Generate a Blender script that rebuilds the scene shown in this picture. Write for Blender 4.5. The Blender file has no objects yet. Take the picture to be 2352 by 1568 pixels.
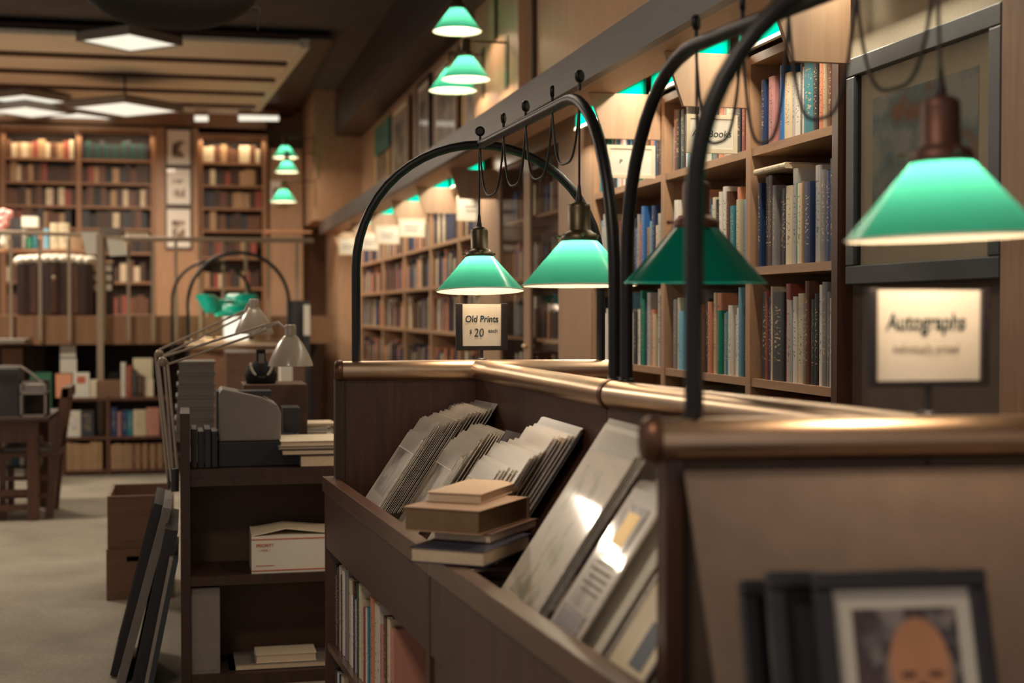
import bpy, bmesh, math, random
from mathutils import Vector, Matrix, Euler
random.seed(7)
S=bpy.context.scene
# ---------------- camera, world, exposure ----------------
F=3266.667; TH=math.atan(746/F); PT=math.atan(69/F); EYE=1.4
cam=bpy.data.cameras.new('camera'); cam.lens=50; cam.sensor_width=36
cam.dof.use_dof=True; cam.dof.focus_distance=4.35; cam.dof.aperture_fstop=2.3
cam.clip_end=100
co=bpy.data.objects.new('camera',cam); S.collection.objects.link(co); S.camera=co
co.location=(0,0,EYE); co.rotation_euler=(math.pi/2-PT,0,-TH)
W=bpy.data.worlds.new('world'); S.world=W; W.use_nodes=True
W.node_tree.nodes['Background'].inputs[0].default_value=(1.0,.86,.79,1)
W.node_tree.nodes['Background'].inputs[1].default_value=.34
S.view_settings.view_transform='Standard'; S.view_settings.look='None'
S.view_settings.exposure=0.0; S.view_settings.gamma=1
WARM=(1.0,.74,.50)
def plight(name,loc,power,r=.02,col=WARM,parent=None):
    l=bpy.data.lights.new(name,'POINT'); l.energy=power; l.color=col; l.shadow_soft_size=r
    o=bpy.data.objects.new(name,l); S.collection.objects.link(o); o.location=loc
    if parent: o.parent=parent; o.location=Vector(loc)-parent.location
    return o
def alight(name,loc,sx,sy,power,rot=(0,0,0),col=WARM):
    l=bpy.data.lights.new(name,'AREA'); l.shape='RECTANGLE'; l.size=sx; l.size_y=sy; l.energy=power; l.color=col
    o=bpy.data.objects.new(name,l); S.collection.objects.link(o); o.location=loc; o.rotation_euler=rot; return o
# added fill lights without fixtures, behind and above the camera, along the aisles
alight('overhead_fill_light',(-.9,1.2,3.7),  .6,.6,48,col=(1,.82,.64))
alight('overhead_fill_light',(.3,6.6,3.75),1.2,1.2,30,col=(1,.82,.64))
alight('overhead_fill_light',(-2.6,9.5,3.6),.6,.6,150,col=(1,.86,.68))
alight('overhead_fill_light',(-2.2,13.5,3.3),.7,.7,130,col=(1,.84,.64))
alight('overhead_fill_light',(-.5,15.6,3.3),.7,.7,75,col=(1,.82,.62))
# ---------------- pixel to place ----------------
c_,s_=math.cos(TH),math.sin(TH); cp,sp=math.cos(PT),math.sin(PT)
def ray(x,y):
    u=(x-1176)/F; v=(784-y)/F; h=cp+v*sp; return (c_*u+s_*h,-s_*u+c_*h,v*cp-sp)
def onX(x,y,X): r=ray(x,y); k=X/r[0]; return Vector((X,r[1]*k,EYE+r[2]*k))
def onY(x,y,Y): r=ray(x,y); k=Y/r[1]; return Vector((r[0]*k,Y,EYE+r[2]*k))
def onZ(x,y,Z): r=ray(x,y); k=(Z-EYE)/r[2]; return Vector((r[0]*k,r[1]*k,Z))
def at(x,y,D): r=ray(x,y); k=D/(r[0]*s_+r[1]*c_); return Vector((r[0]*k,r[1]*k,EYE+r[2]*k))
# ---------------- materials ----------------
def nm(name):
    m=bpy.data.materials.new(name); m.use_nodes=True; nt=m.node_tree
    return m,nt,nt.nodes['Principled BSDF']
def N(nt,t,**k):
    n=nt.nodes.new(t)
    for a,b in k.items(): setattr(n,a,b)
    return n
def plain(name,col,rough=.6,metal=0,noise=.15,scale=30,coat=0,bump=0,spec=.5):
    m,nt,b=nm(name); L=nt.links
    tc=N(nt,'ShaderNodeTexCoord'); no=N(nt,'ShaderNodeTexNoise'); no.inputs['Scale'].default_value=scale
    L.new(tc.outputs['Object'],no.inputs['Vector'])
    mx=N(nt,'ShaderNodeMix',data_type='RGBA'); mx.inputs[6].default_value=(*[c*(1-noise) for c in col],1); mx.inputs[7].default_value=(*[min(1,c*(1+noise)) for c in col],1)
    L.new(no.outputs[0],mx.inputs[0]); L.new(mx.outputs[2],b.inputs['Base Color'])
    b.inputs['Roughness'].default_value=rough; b.inputs['Metallic'].default_value=metal
    b.inputs['Coat Weight'].default_value=coat; b.inputs['Specular IOR Level'].default_value=spec
    if bump:
        bp=N(nt,'ShaderNodeBump'); bp.inputs['Strength'].default_value=bump; bp.inputs['Distance'].default_value=.002
        L.new(no.outputs[0],bp.inputs['Height']); L.new(bp.outputs[0],b.inputs['Normal'])
    return m
def wood(name,c1,c2,axis='z',rough=.45,scale=1.0,coat=.0):
    m,nt,b=nm(name); L=nt.links
    tc=N(nt,'ShaderNodeTexCoord'); mp=N(nt,'ShaderNodeMapping'); no=N(nt,'ShaderNodeTexNoise')
    k={'x':(2,26,26),'y':(26,2,26),'z':(26,26,2)}[axis]; mp.inputs['Scale'].default_value=[v*scale for v in k]
    no.inputs['Scale'].default_value=1.6; no.inputs['Detail'].default_value=6; no.inputs['Roughness'].default_value=.65
    L.new(tc.outputs['Object'],mp.inputs[0]); L.new(mp.outputs[0],no.inputs['Vector'])
    cr=N(nt,'ShaderNodeValToRGB'); cr.color_ramp.elements[0].position=.3; cr.color_ramp.elements[1].position=.72
    cr.color_ramp.elements[0].color=(*c1,1); cr.color_ramp.elements[1].color=(*c2,1)
    L.new(no.outputs[0],cr.inputs[0]); L.new(cr.outputs[0],b.inputs['Base Color'])
    b.inputs['Roughness'].default_value=rough; b.inputs['Coat Weight'].default_value=coat; b.inputs['Coat Roughness'].default_value=.2
    return m
M={}
M['rackwood']=wood('dark_walnut',(.046,.018,.011),(.098,.039,.022),'z',.4,coat=.15)
M['rackwood_y']=wood('dark_walnut_long',(.080,.034,.020),(.145,.066,.038),'y',.33,coat=.4)
M['shelfwood']=wood('oak_shelf',(.32,.185,.105),(.44,.26,.15),'z',.5)
M['shelfwood_y']=wood('oak_shelf_long',(.32,.185,.105),(.44,.26,.15),'y',.5)
M['shelfwood_x']=wood('oak_shelf_cross',(.28,.145,.075),(.40,.215,.115),'x',.5)
M['backwood']=wood('brown_case_wood',(.22,.11,.055),(.32,.165,.085),'z',.5)
M['panel']=wood('wall_panel_oak',(.36,.225,.14),(.45,.29,.18),'z',.45)
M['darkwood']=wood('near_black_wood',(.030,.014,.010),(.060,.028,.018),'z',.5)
M['deskwood']=wood('desk_brown_wood',(.085,.042,.025),(.13,.065,.038),'x',.5)
M['chairwood']=wood('chair_wood',(.07,.028,.017),(.13,.055,.03),'z',.4)
M['crate']=wood('crate_pine',(.13,.062,.035),(.22,.11,.060),'x',.6)
M['fascia']=wood('fascia_brown',(.040,.033,.034),(.066,.053,.052),'y',.45)
M['brass']=plain('tarnished_brass',(.66,.48,.33),.33,1.0,.18,9)
M['bronze']=plain('dark_bronze',(.16,.08,.05),.4,.8,.2,20)
M['socket']=plain('aged_brass_socket',(.13,.10,.06),.42,.75,.3,30)
M['socket_b']=plain('copper_brown_socket',(.14,.065,.045),.5,.6,.3,30)
M['iron']=plain('black_iron_pipe',(.010,.009,.010),.42,.1,.3,40)
M['cord']=plain('black_cord',(.02,.010,.010),.5)
M['black']=plain('black_lacquer',(.018,.016,.019),.4)
M['darkgrey']=plain('charcoal_plastic',(.035,.032,.035),.5)
M['beige']=plain('beige_plastic',(.24,.205,.175),.55,noise=.05)
M['grey']=plain('grey_board',(.22,.19,.17),.6)
M['cream']=plain('cream_paper',(.72,.62,.45),.7,noise=.05)
M['white']=plain('white_card',(.74,.70,.60),.6,noise=.03)
M['paper']=plain('page_paper',(.66,.52,.36),.8,noise=.12,scale=120)
M['ink']=plain('green_black_ink',(.008,.03,.035),.6)
M['inkgrey']=plain('faded_ink',(.25,.22,.17),.7)
M['red']=plain('red_ink',(.55,.13,.07),.6)
M['steel']=plain('painted_steel_rail',(.36,.27,.19),.45,.2)
M['lampcream']=plain('cream_enamel',(.44,.36,.28),.3,coat=.4,noise=.03)
M['gold']=plain('brass_leaf',(.5,.33,.12),.4,.7)
M['skin']=plain('portrait_skin_print',(.62,.30,.16),.6,noise=.25,scale=14)
M['skin_dark']=plain('portrait_shadow_print',(.20,.08,.05),.6)
M['hair']=plain('portrait_grey_hair_print',(.30,.24,.20),.6)
M['concrete']=plain('dark_ceiling',(.080,.078,.080),.9,noise=.35,scale=3)
M['slat']=plain('cream_ceiling_board',(.66,.68,.60),.8,noise=.06,scale=5)
M['fur']=plain('white_fleece',(.72,.66,.55),.95,noise=.2,scale=60,bump=.8)
M['burlap']=plain('brown_laminate_cloth',(.125,.088,.066),.75,noise=.22,scale=16)
M['teal']=plain('teal_paint',(.0,.11,.095),.4)
M['teal_enamel']=plain('teal_reflector_enamel',(.0,.20,.145),.9,noise=.03,spec=0)
M['emerald']=plain('green_reflector_enamel',(.0,.60,.43),.35,coat=.3,noise=.05)
M['frameblack']=plain('black_frame_lacquer',(.028,.027,.032),.28)
M['linen']=plain('cream_linen',(.50,.45,.34),.9,noise=.12,scale=90)
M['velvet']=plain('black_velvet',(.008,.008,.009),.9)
M['bead']=plain('cream_beads',(.55,.48,.40),.3)
M['wicker']=plain('brown_wicker',(.20,.11,.06),.8,noise=.4,scale=80)
M['pink']=plain('pink_petals',(.75,.30,.28),.7)
M['leaf']=plain('leaf_green',(.03,.15,.08),.6)
M['oldmetal']=plain('rusty_black_iron',(.012,.010,.010),.75,noise=.5,scale=12)
M['bluegrey']=plain('blue_grey_board',(.028,.036,.042),.4,noise=.4,scale=10)
def emis(name,col,st):
    m,nt,b=nm(name); b.inputs['Base Color'].default_value=(.5,.5,.5,1); b.inputs['Emission Color'].default_value=(*col,1); b.inputs['Emission Strength'].default_value=st; return m
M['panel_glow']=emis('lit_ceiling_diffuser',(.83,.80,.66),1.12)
M['tube_glow']=emis('lit_tube',(1.0,.86,.62),5.0)
M['bulb']=emis('lit_bulb',(1,.85,.6),8)
def shade_mat(name,green,trans):
    m=bpy.data.materials.new(name); m.use_nodes=True; nt=m.node_tree; L=nt.links
    nt.nodes.clear(); out=N(nt,'ShaderNodeOutputMaterial')
    g=N(nt,'ShaderNodeBsdfPrincipled'); g.inputs['Base Color'].default_value=(*green,1); g.inputs['Roughness'].default_value=.18; g.inputs['Specular IOR Level'].default_value=.4
    t=N(nt,'ShaderNodeBsdfTranslucent'); t.inputs[0].default_value=(*trans,1)
    m1=N(nt,'ShaderNodeMixShader'); m1.inputs[0].default_value=.42; L.new(g.outputs[0],m1.inputs[1]); L.new(t.outputs[0],m1.inputs[2])
    w=N(nt,'ShaderNodeBsdfDiffuse'); w.inputs[0].default_value=(.42,.40,.36,1)
    geo=N(nt,'ShaderNodeNewGeometry'); m2=N(nt,'ShaderNodeMixShader')
    L.new(geo.outputs['Backfacing'],m2.inputs[0]); L.new(m1.outputs[0],m2.inputs[1]); L.new(w.outputs[0],m2.inputs[2]); L.new(m2.outputs[0],out.inputs[0])
    return m
M['shade']=shade_mat('emerald_cased_glass',(.0,.24,.16),(.021,.170,.128))
def glass_mat():
    m=bpy.data.materials.new('cabinet_glass'); m.use_nodes=True; nt=m.node_tree; L=nt.links; nt.nodes.clear()
    out=N(nt,'ShaderNodeOutputMaterial'); t=N(nt,'ShaderNodeBsdfTransparent'); t.inputs[0].default_value=(.9,.9,.88,1)
    g=N(nt,'ShaderNodeBsdfGlossy'); g.inputs['Roughness'].default_value=.06
    f=N(nt,'ShaderNodeFresnel'); f.inputs[0].default_value=1.25; x=N(nt,'ShaderNodeMixShader')
    L.new(f.outputs[0],x.inputs[0]); L.new(t.outputs[0],x.inputs[1]); L.new(g.outputs[0],x.inputs[2]); L.new(x.outputs[0],out.inputs[0]); return m
M['glass']=glass_mat()
def sleeve_mat():
    m=bpy.data.materials.new('clear_sleeve'); m.use_nodes=True; nt=m.node_tree; L=nt.links; nt.nodes.clear()
    out=N(nt,'ShaderNodeOutputMaterial'); t=N(nt,'ShaderNodeBsdfTransparent')
    g=N(nt,'ShaderNodeBsdfPrincipled'); g.inputs['Base Color'].default_value=(.62,.57,.50,1); g.inputs['Roughness'].default_value=.22
    x=N(nt,'ShaderNodeMixShader'); x.inputs[0].default_value=.62
    L.new(t.outputs[0],x.inputs[1]); L.new(g.outputs[0],x.inputs[2]); L.new(x.outputs[0],out.inputs[0]); return m
M['sleeve']=sleeve_mat()
def book_mat():
    m,nt,b=nm('book_cover'); L=nt.links
    oi=N(nt,'ShaderNodeObjectInfo'); tc=N(nt,'ShaderNodeTexCoord'); mp=N(nt,'ShaderNodeMapping'); mp.inputs['Scale'].default_value=(3,3,34)
    no=N(nt,'ShaderNodeTexNoise',noise_dimensions='4D'); no.inputs['Scale'].default_value=1.3; no.inputs['Detail'].default_value=3
    sx=N(nt,'ShaderNodeSeparateXYZ')
    L.new(tc.outputs['Generated'],mp.inputs[0]); L.new(mp.outputs[0],no.inputs['Vector']); L.new(oi.outputs['Random'],no.inputs['W']); L.new(tc.outputs['Generated'],sx.inputs[0])
    # lettering blocks: only between 20% and 80% of the height
    gt=N(nt,'ShaderNodeMath',operation='GREATER_THAN'); gt.inputs[1].default_value=.57; L.new(no.outputs[0],gt.inputs[0])
    a=N(nt,'ShaderNodeMath',operation='SUBTRACT'); a.inputs[1].default_value=.55; L.new(sx.outputs[2],a.inputs[0])
    ab=N(nt,'ShaderNodeMath',operation='ABSOLUTE'); L.new(a.outputs[0],ab.inputs[0])
    lt=N(nt,'ShaderNodeMath',operation='LESS_THAN'); lt.inputs[1].default_value=.33; L.new(ab.outputs[0],lt.inputs[0])
    xa=N(nt,'ShaderNodeMath',operation='SUBTRACT'); xa.inputs[1].default_value=.5; L.new(sx.outputs[0],xa.inputs[0])
    xb=N(nt,'ShaderNodeMath',operation='ABSOLUTE'); L.new(xa.outputs[0],xb.inputs[0])
    xl=N(nt,'ShaderNodeMath',operation='LESS_THAN'); xl.inputs[1].default_value=.28; L.new(xb.outputs[0],xl.inputs[0])
    m1=N(nt,'ShaderNodeMath',operation='MULTIPLY'); L.new(gt.outputs[0],m1.inputs[0]); L.new(lt.outputs[0],m1.inputs[1])
    m2=N(nt,'ShaderNodeMath',operation='MULTIPLY'); L.new(m1.outputs[0],m2.inputs[0]); L.new(xl.outputs[0],m2.inputs[1])
    m3=N(nt,'ShaderNodeMath',operation='MULTIPLY'); m3.inputs[1].default_value=.75; L.new(m2.outputs[0],m3.inputs[0])
    # lettering colour: light on dark covers, dark on light covers
    bw=N(nt,'ShaderNodeRGBToBW'); L.new(oi.outputs['Color'],bw.inputs[0])
    g2=N(nt,'ShaderNodeMath',operation='GREATER_THAN'); g2.inputs[1].default_value=.22; L.new(bw.outputs[0],g2.inputs[0])
    mc=N(nt,'ShaderNodeMix',data_type='RGBA'); mc.inputs[6].default_value=(.55,.42,.24,1); mc.inputs[7].default_value=(.05,.05,.06,1); L.new(g2.outputs[0],mc.inputs[0])
    mm=N(nt,'ShaderNodeMix',data_type='RGBA'); L.new(m3.outputs[0],mm.inputs[0]); L.new(oi.outputs['Color'],mm.inputs[6]); L.new(mc.outputs[2],mm.inputs[7])
    L.new(mm.outputs[2],b.inputs['Base Color']); b.inputs['Roughness'].default_value=.42; return m
M['book']=book_mat()
def tint(name,rough=.5):
    m,nt,b=nm(name); oi=N(nt,'ShaderNodeObjectInfo'); nt.links.new(oi.outputs['Color'],b.inputs['Base Color']); b.inputs['Roughness'].default_value=rough; return m
M['tint']=tint('painted_surface')
def art_mat(name,paper,inkc,ink2,thr=.58,scale=5,coat=.0,rough=.35,win=(.12,.12,.3,.12),border=None):
    """picture on paper: blotches of ink inside a window (generated y,z), plain paper outside"""
    m,nt,b=nm(name); L=nt.links; tc=N(nt,'ShaderNodeTexCoord'); oi=N(nt,'ShaderNodeObjectInfo')
    sx=N(nt,'ShaderNodeSeparateXYZ'); L.new(tc.outputs['Generated'],sx.inputs[0])
    no=N(nt,'ShaderNodeTexNoise',noise_dimensions='4D'); no.inputs['Scale'].default_value=scale; no.inputs['Detail'].default_value=6
    L.new(tc.outputs['Generated'],no.inputs['Vector']); L.new(oi.outputs['Random'],no.inputs['W'])
    cr=N(nt,'ShaderNodeValToRGB'); e=cr.color_ramp.elements
    e[0].position=thr-.08; e[0].color=(*paper,1); e[1].position=thr+.03; e[1].color=(*ink2,1); q=cr.color_ramp.elements.new(thr+.12); q.color=(*inkc,1)
    L.new(no.outputs[0],cr.inputs[0])
    def inside(o,lo,hi):
        a=N(nt,'ShaderNodeMath',operation='GREATER_THAN'); a.inputs[1].default_value=lo; L.new(o,a.inputs[0])
        c=N(nt,'ShaderNodeMath',operation='LESS_THAN'); c.inputs[1].default_value=hi; L.new(o,c.inputs[0])
        d=N(nt,'ShaderNodeMath',operation='MULTIPLY'); L.new(a.outputs[0],d.inputs[0]); L.new(c.outputs[0],d.inputs[1]); return d
    h,v=(1,2)
    if border=='x': h=0
    d1=inside(sx.outputs[h],win[0],1-win[1]); d2=inside(sx.outputs[v],win[2],1-win[3])
    d=N(nt,'ShaderNodeMath',operation='MULTIPLY'); L.new(d1.outputs[0],d.inputs[0]); L.new(d2.outputs[0],d.inputs[1])
    mx=N(nt,'ShaderNodeMix',data_type='RGBA'); mx.inputs[6].default_value=(*paper,1); L.new(d.outputs[0],mx.inputs[0]); L.new(cr.outputs[0],mx.inputs[7])
    L.new(mx.outputs[2],b.inputs['Base Color']); b.inputs['Roughness'].default_value=rough; b.inputs['Coat Weight'].default_value=coat; b.inputs['Coat Roughness'].default_value=.05
    return m
M['art_brown']=art_mat('sleeved_engraving',(.38,.31,.24),(.07,.05,.04),(.18,.13,.095),.5,3,.6)
M['cov_navy']=plain('navy_patch',(.02,.035,.06),.5)
M['edge']=plain('clear_sheet_edges',(.74,.69,.60),.3,noise=.6,scale=90)
M['art_coast']=art_mat('sleeved_watercolour',(.46,.38,.27),(.05,.07,.06),(.20,.17,.07),.56,5.5,.9,win=(.15,.15,.15,.12))
M['art_sky']=art_mat('framed_cloudy_picture',(.55,.54,.47),(.42,.22,.13),(.28,.36,.36),.50,3.2,.3,win=(-1,-1,-1,-1))
M['art_frame']=art_mat('framed_small_print',(.78,.74,.66),(.04,.035,.03),(.24,.16,.11),.5,3,.3,win=(.22,.22,.2,.3),border='x')
M['art_dark']=art_mat('photo_backdrop',(.10,.06,.055),(.30,.26,.25),(.05,.035,.04),.52,3,.3,win=(-1,-1,-1,-1),border='x')
def carpet():
    m,nt,b=nm('woven_carpet'); L=nt.links; tc=N(nt,'ShaderNodeTexCoord')
    w=N(nt,'ShaderNodeTexBrick'); w.inputs['Scale'].default_value=14; w.inputs['Mortar Size'].default_value=.03; w.inputs[1].default_value=(.46,.40,.31,1); w.inputs[2].default_value=(.38,.33,.26,1); w.inputs[3].default_value=(.28,.24,.19,1)
    mp=N(nt,'ShaderNodeMapping'); mp.inputs['Scale'].default_value=(3,1,1); L.new(tc.outputs['Object'],mp.inputs[0]); L.new(mp.outputs[0],w.inputs[0])
    no=N(nt,'ShaderNodeTexNoise'); no.inputs['Scale'].default_value=2.2; L.new(tc.outputs['Object'],no.inputs[0])
    mx=N(nt,'ShaderNodeMix',data_type='RGBA',blend_type='MULTIPLY'); mx.inputs[0].default_value=.6; L.new(w.outputs[0],mx.inputs[6]); L.new(no.outputs[0],mx.inputs[7])
    ml=N(nt,'ShaderNodeMix',data_type='RGBA',blend_type='MULTIPLY'); ml.inputs[0].default_value=0
    L.new(mx.outputs[2],b.inputs['Base Color']); b.inputs['Roughness'].default_value=.95; return m
M['carpet']=carpet()
# ---------------- mesh builder ----------------
class MB:
    def __init__(s): s.v=[]; s.f=[]; s.m=[]; s.sm=[]; s.cur=0
    def add(s,vs,fs,smooth=False,mi=None):
        o=len(s.v); s.v+= [Vector(v) for v in vs]; s.f+=[[i+o for i in f] for f in fs]; s.m+=[s.cur if mi is None else mi]*len(fs); s.sm+=[smooth]*len(fs); return s
    def box(s,x0,x1,y0,y1,z0,z1,mi=None):
        return s.add([(x0,y0,z0),(x1,y0,z0),(x1,y1,z0),(x0,y1,z0),(x0,y0,z1),(x1,y0,z1),(x1,y1,z1),(x0,y1,z1)],[(0,3,2,1),(4,5,6,7),(0,1,5,4),(1,2,6,5),(2,3,7,6),(3,0,4,7)],mi=mi)
    def obox(s,mat,sx,sy,sz,mi=None):
        """box of size sx,sy,sz with its base centre at the matrix origin"""
        t=MB().box(-sx/2,sx/2,-sy/2,sy/2,0,sz); return s.add([mat@v for v in t.v],t.f,mi=mi)
    def prism(s,pts,d,mi=None):
        """planar polygon pts extruded by the vector d"""
        n=len(pts); d=Vector(d); p=[Vector(q) for q in pts]
        return s.add(p+[q+d for q in p],[list(range(n))[::-1],list(range(n,2*n))]+[(i,(i+1)%n,n+(i+1)%n,n+i) for i in range(n)],mi=mi)
    def tube(s,pts,r,seg=12,cap=True,mi=None):
        p=[Vector(q) for q in pts]; n=len(p); rs=r if isinstance(r,(list,tuple)) else [r]*n
        vs=[];fs=[];up=None
        for i in range(n):
            t=(p[min(i+1,n-1)]-p[max(i-1,0)]).normalized()
            if up is None: a=Vector((0,0,1)) if abs(t.z)<.9 else Vector((1,0,0)); up=(a-t*a.dot(t)).normalized()
            else: up=(up-t*up.dot(t)).normalized()
            b=t.cross(up)
            for k in range(seg): an=2*math.pi*k/seg; vs.append(p[i]+(up*math.cos(an)+b*math.sin(an))*rs[i])
        for i in range(n-1):
            for k in range(seg): a=i*seg+k; b2=i*seg+(k+1)%seg; fs.append((a,b2,b2+seg,a+seg))
        s.add(vs,fs,True,mi)
        if cap: s.add([vs[k] for k in range(seg)],[list(range(seg))[::-1]],False,mi); s.add([vs[(n-1)*seg+k] for k in range(seg)],[list(range(seg))],False,mi)
        return s
    def lathe(s,prof,c,seg=32,mat=None,smooth=True,mi=None):
        """profile of (radius, z) pairs turned round the vertical through c; listed from bottom to top the normals face outward"""
        c=Vector(c); vs=[];fs=[]
        for r,z in prof:
            for k in range(seg):
                a=2*math.pi*k/seg; v=Vector((r*math.cos(a),r*math.sin(a),z)); vs.append((mat@v if mat else v)+c)
        for i in range(len(prof)-1):
            for k in range(seg): a=i*seg+k; b=i*seg+(k+1)%seg; fs.append((a,b,b+seg,a+seg))
        return s.add(vs,fs,smooth,mi)
    def ball(s,c,r,seg=12,mi=None):
        rx,ry,rz=r if isinstance(r,(tuple,list)) else (r,r,r); vs=[];fs=[];h=seg//2
        for i in range(h+1):
            t=math.pi*i/h
            for k in range(seg): a=2*math.pi*k/seg; vs.append((c[0]+rx*math.sin(t)*math.cos(a),c[1]+ry*math.sin(t)*math.sin(a),c[2]-rz*math.cos(t)))
        for i in range(h):
            for k in range(seg): a=i*seg+k; b=i*seg+(k+1)%seg; fs.append((a,b,b+seg,a+seg))
        return s.add(vs,fs,True,mi)
    def build(s,name,mats,parent=None,bevel=0,origin=None):
        if not isinstance(mats,(list,tuple)): mats=[mats]
        me=bpy.data.meshes.new(name)
        if origin is None:
            xs=[v.x for v in s.v]; ys=[v.y for v in s.v]; zs=[v.z for v in s.v]; origin=Vector(((min(xs)+max(xs))/2,(min(ys)+max(ys))/2,min(zs)))
        origin=Vector(origin)
        me.from_pydata([v-origin for v in s.v],[],s.f)
        for m in mats: me.materials.append(M[m] if isinstance(m,str) else m)
        for p,mi,sm in zip(me.polygons,s.m,s.sm): p.material_index=mi; p.use_smooth=sm
        me.update()
        o=bpy.data.objects.new(name,me); S.collection.objects.link(o)
        wp=Vector((0,0,0)); q=parent
        while q: wp+=q.location; q=q.parent
        o.location=origin-wp; o.parent=parent
        if bevel:
            b=o.modifiers.new('bevel','BEVEL'); b.width=bevel; b.segments=2; b.limit_method='ANGLE'
        return o
def tag(o,label,cat,group=None,kind=None):
    o['label']=label; o['category']=cat
    if group: o['group']=group
    if kind: o['kind']=kind
    return o
def thing(name,loc,label,cat,group=None):
    o=bpy.data.objects.new(name,None); S.collection.objects.link(o); o.location=loc; o.empty_display_size=.05; return tag(o,label,cat,group)
def struct(o): o['kind']='structure'; return o
def bx(*a): return MB().box(*a)
def textobj(txt,size,loc,mat,parent,rot=(math.pi/2,0,0),shear=0.0,name='lettering',sx=1,bold=0.0):
    cu=bpy.data.curves.new('t','FONT'); cu.body=txt; cu.size=size; cu.align_x='CENTER'; cu.align_y='CENTER'; cu.extrude=.0003; cu.shear=shear; cu.offset=bold
    t=bpy.data.objects.new('t',cu); S.collection.objects.link(t); bpy.context.view_layer.update()
    me=bpy.data.meshes.new_from_object(t.evaluated_get(bpy.context.evaluated_depsgraph_get())); bpy.data.objects.remove(t)
    me.materials.clear(); me.materials.append(M[mat]); o=bpy.data.objects.new(name,me); S.collection.objects.link(o)
    o.rotation_euler=rot; o.scale=(sx,1,1)
    wp=Vector((0,0,0)); q=parent
    while q: wp+=q.location; q=q.parent
    o.location=Vector(loc)-wp; o.parent=parent; return o
def card_of(t): return [c for c in t.children if c.name.startswith('card') or c.name.startswith('carton')][0]
def rot_m(loc,rz=0,ry=0,rx=0): return Matrix.Translation(Vector(loc))@Euler((rx,ry,rz)).to_matrix().to_4x4()
ORD=['first','second','third','fourth','fifth','sixth','seventh','eighth','ninth','tenth','eleventh','twelfth','thirteenth','fourteenth','fifteenth','sixteenth','seventeenth','eighteenth','nineteenth','twentieth','twenty-first','twenty-second','twenty-third','twenty-fourth','twenty-fifth','twenty-sixth','twenty-seventh','twenty-eighth','twenty-ninth','thirtieth','thirty-first','thirty-second','thirty-third','thirty-fourth','thirty-fifth','thirty-sixth','thirty-seventh','thirty-eighth','thirty-ninth','fortieth']
exec_order=None
# ---------------- room shell ----------------
XW=1.9       # front plane of the wall bookcases
YB=18.0      # back wall
struct(bx(-7,2.6,-1.5,18.4,-.05,0).build('floor','carpet'))
struct(bx(-7,2.6,-1.5,18.4,3.95,4.1).build('ceiling','concrete'))
struct(bx(2.24,2.4,-1.5,18.3,0,3.95).build('wall_right','panel'))
struct(bx(-7,2.24,18.3,18.45,0,3.95).build('wall_back','backwood'))
# raised floor at the back with its facing
struct(bx(-7,1.3,13.06,18.3,1.13,1.34).build('floor_raised','backwood'))
struct(bx(-7,1.3,13.0,13.06,1.11,1.36).build('trim_1','backwood'))
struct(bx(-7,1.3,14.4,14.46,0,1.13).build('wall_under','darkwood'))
# cream slatted part of the ceiling
for i in range(5):
    y0=12.98+i*1.0
    xr=1.0-.27*(y0-13.1)/5.2
    struct(bx(-7,xr,y0,y0+.88,3.80,3.84).build('trim_%d'%(i+2),'slat')); struct(bx(-7,xr-.06,y0+.88,y0+1.0,3.77,3.83).build('trim_%d'%(i+50),'darkwood'))  # dark bars put in the gaps stand in for the shade between boards
mb=MB(); mb.prism([(1.0,13.0,3.78),(1.09,13.0,3.78),(.80,18.3,3.78),(.71,18.3,3.78)],(0,0,.1)); struct(mb.build('trim_11','slat'))
struct(bx(-7,1.3,13.0,18.3,3.86,3.9).build('trim_12','darkwood'))
# ceiling beam along the right wall, ledge and fascia over the bookcases
struct(bx(1.68,2.24,2,18.3,3.42,3.95).build('trim_13','fascia'))
struct(bx(1.5,1.54,-.5,16.6,2.29,2.43).build('trim_14','fascia'))
struct(bx(1.54,2.24,-.5,16.6,2.40,2.43).build('trim_15','shelfwood_y'))
struct(bx(1.54,1.71,-.5,16.6,2.29,2.302).build('trim_16','shelfwood_y'))
struct(bx(1.98,2.24,2,18.3,2.43,3.95).build('wall_upper','panel'))
struct(bx(1.90,1.98,8.15,9.45,2.43,3.42).build('trim_17','panel'))
struct(bx(1.955,1.98,5.55,5.60,2.43,3.42).build('trim_18','darkwood'))
struct(bx(1.955,1.98,8.02,8.06,2.43,3.42).build('trim_19','darkwood'))
# far column carrying the end of the beam
struct(bx(1.43,2.24,16.5,18.3,2.45,3.95).build('trim_20','panel'))
struct(bx(1.72,2.24,16.62,18.3,0,2.45).build('wall_end','panel'))
# pilasters of the right wall
for i,(a,b) in enumerate([(6.60,7.12),(8.78,9.24),(16.0,16.6)]):
    struct(bx(XW,2.24,a,b,0,2.40).build('trim_%d'%(21+i),'panel'))
for i,(x0,x1) in enumerate([(1.945,1.985)]):
    struct(bx(XW-.02,2.24,3.90,3.94,0,2.40).build('trim_25','rackwood'))
struct(bx(1.93,2.24,1.0,3.90,0,2.40).build('wall_picture','burlap'))
struct(bx(1.86,1.93,2.70,3.0,0,2.40).build('trim_26','shelfwood'))
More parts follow.
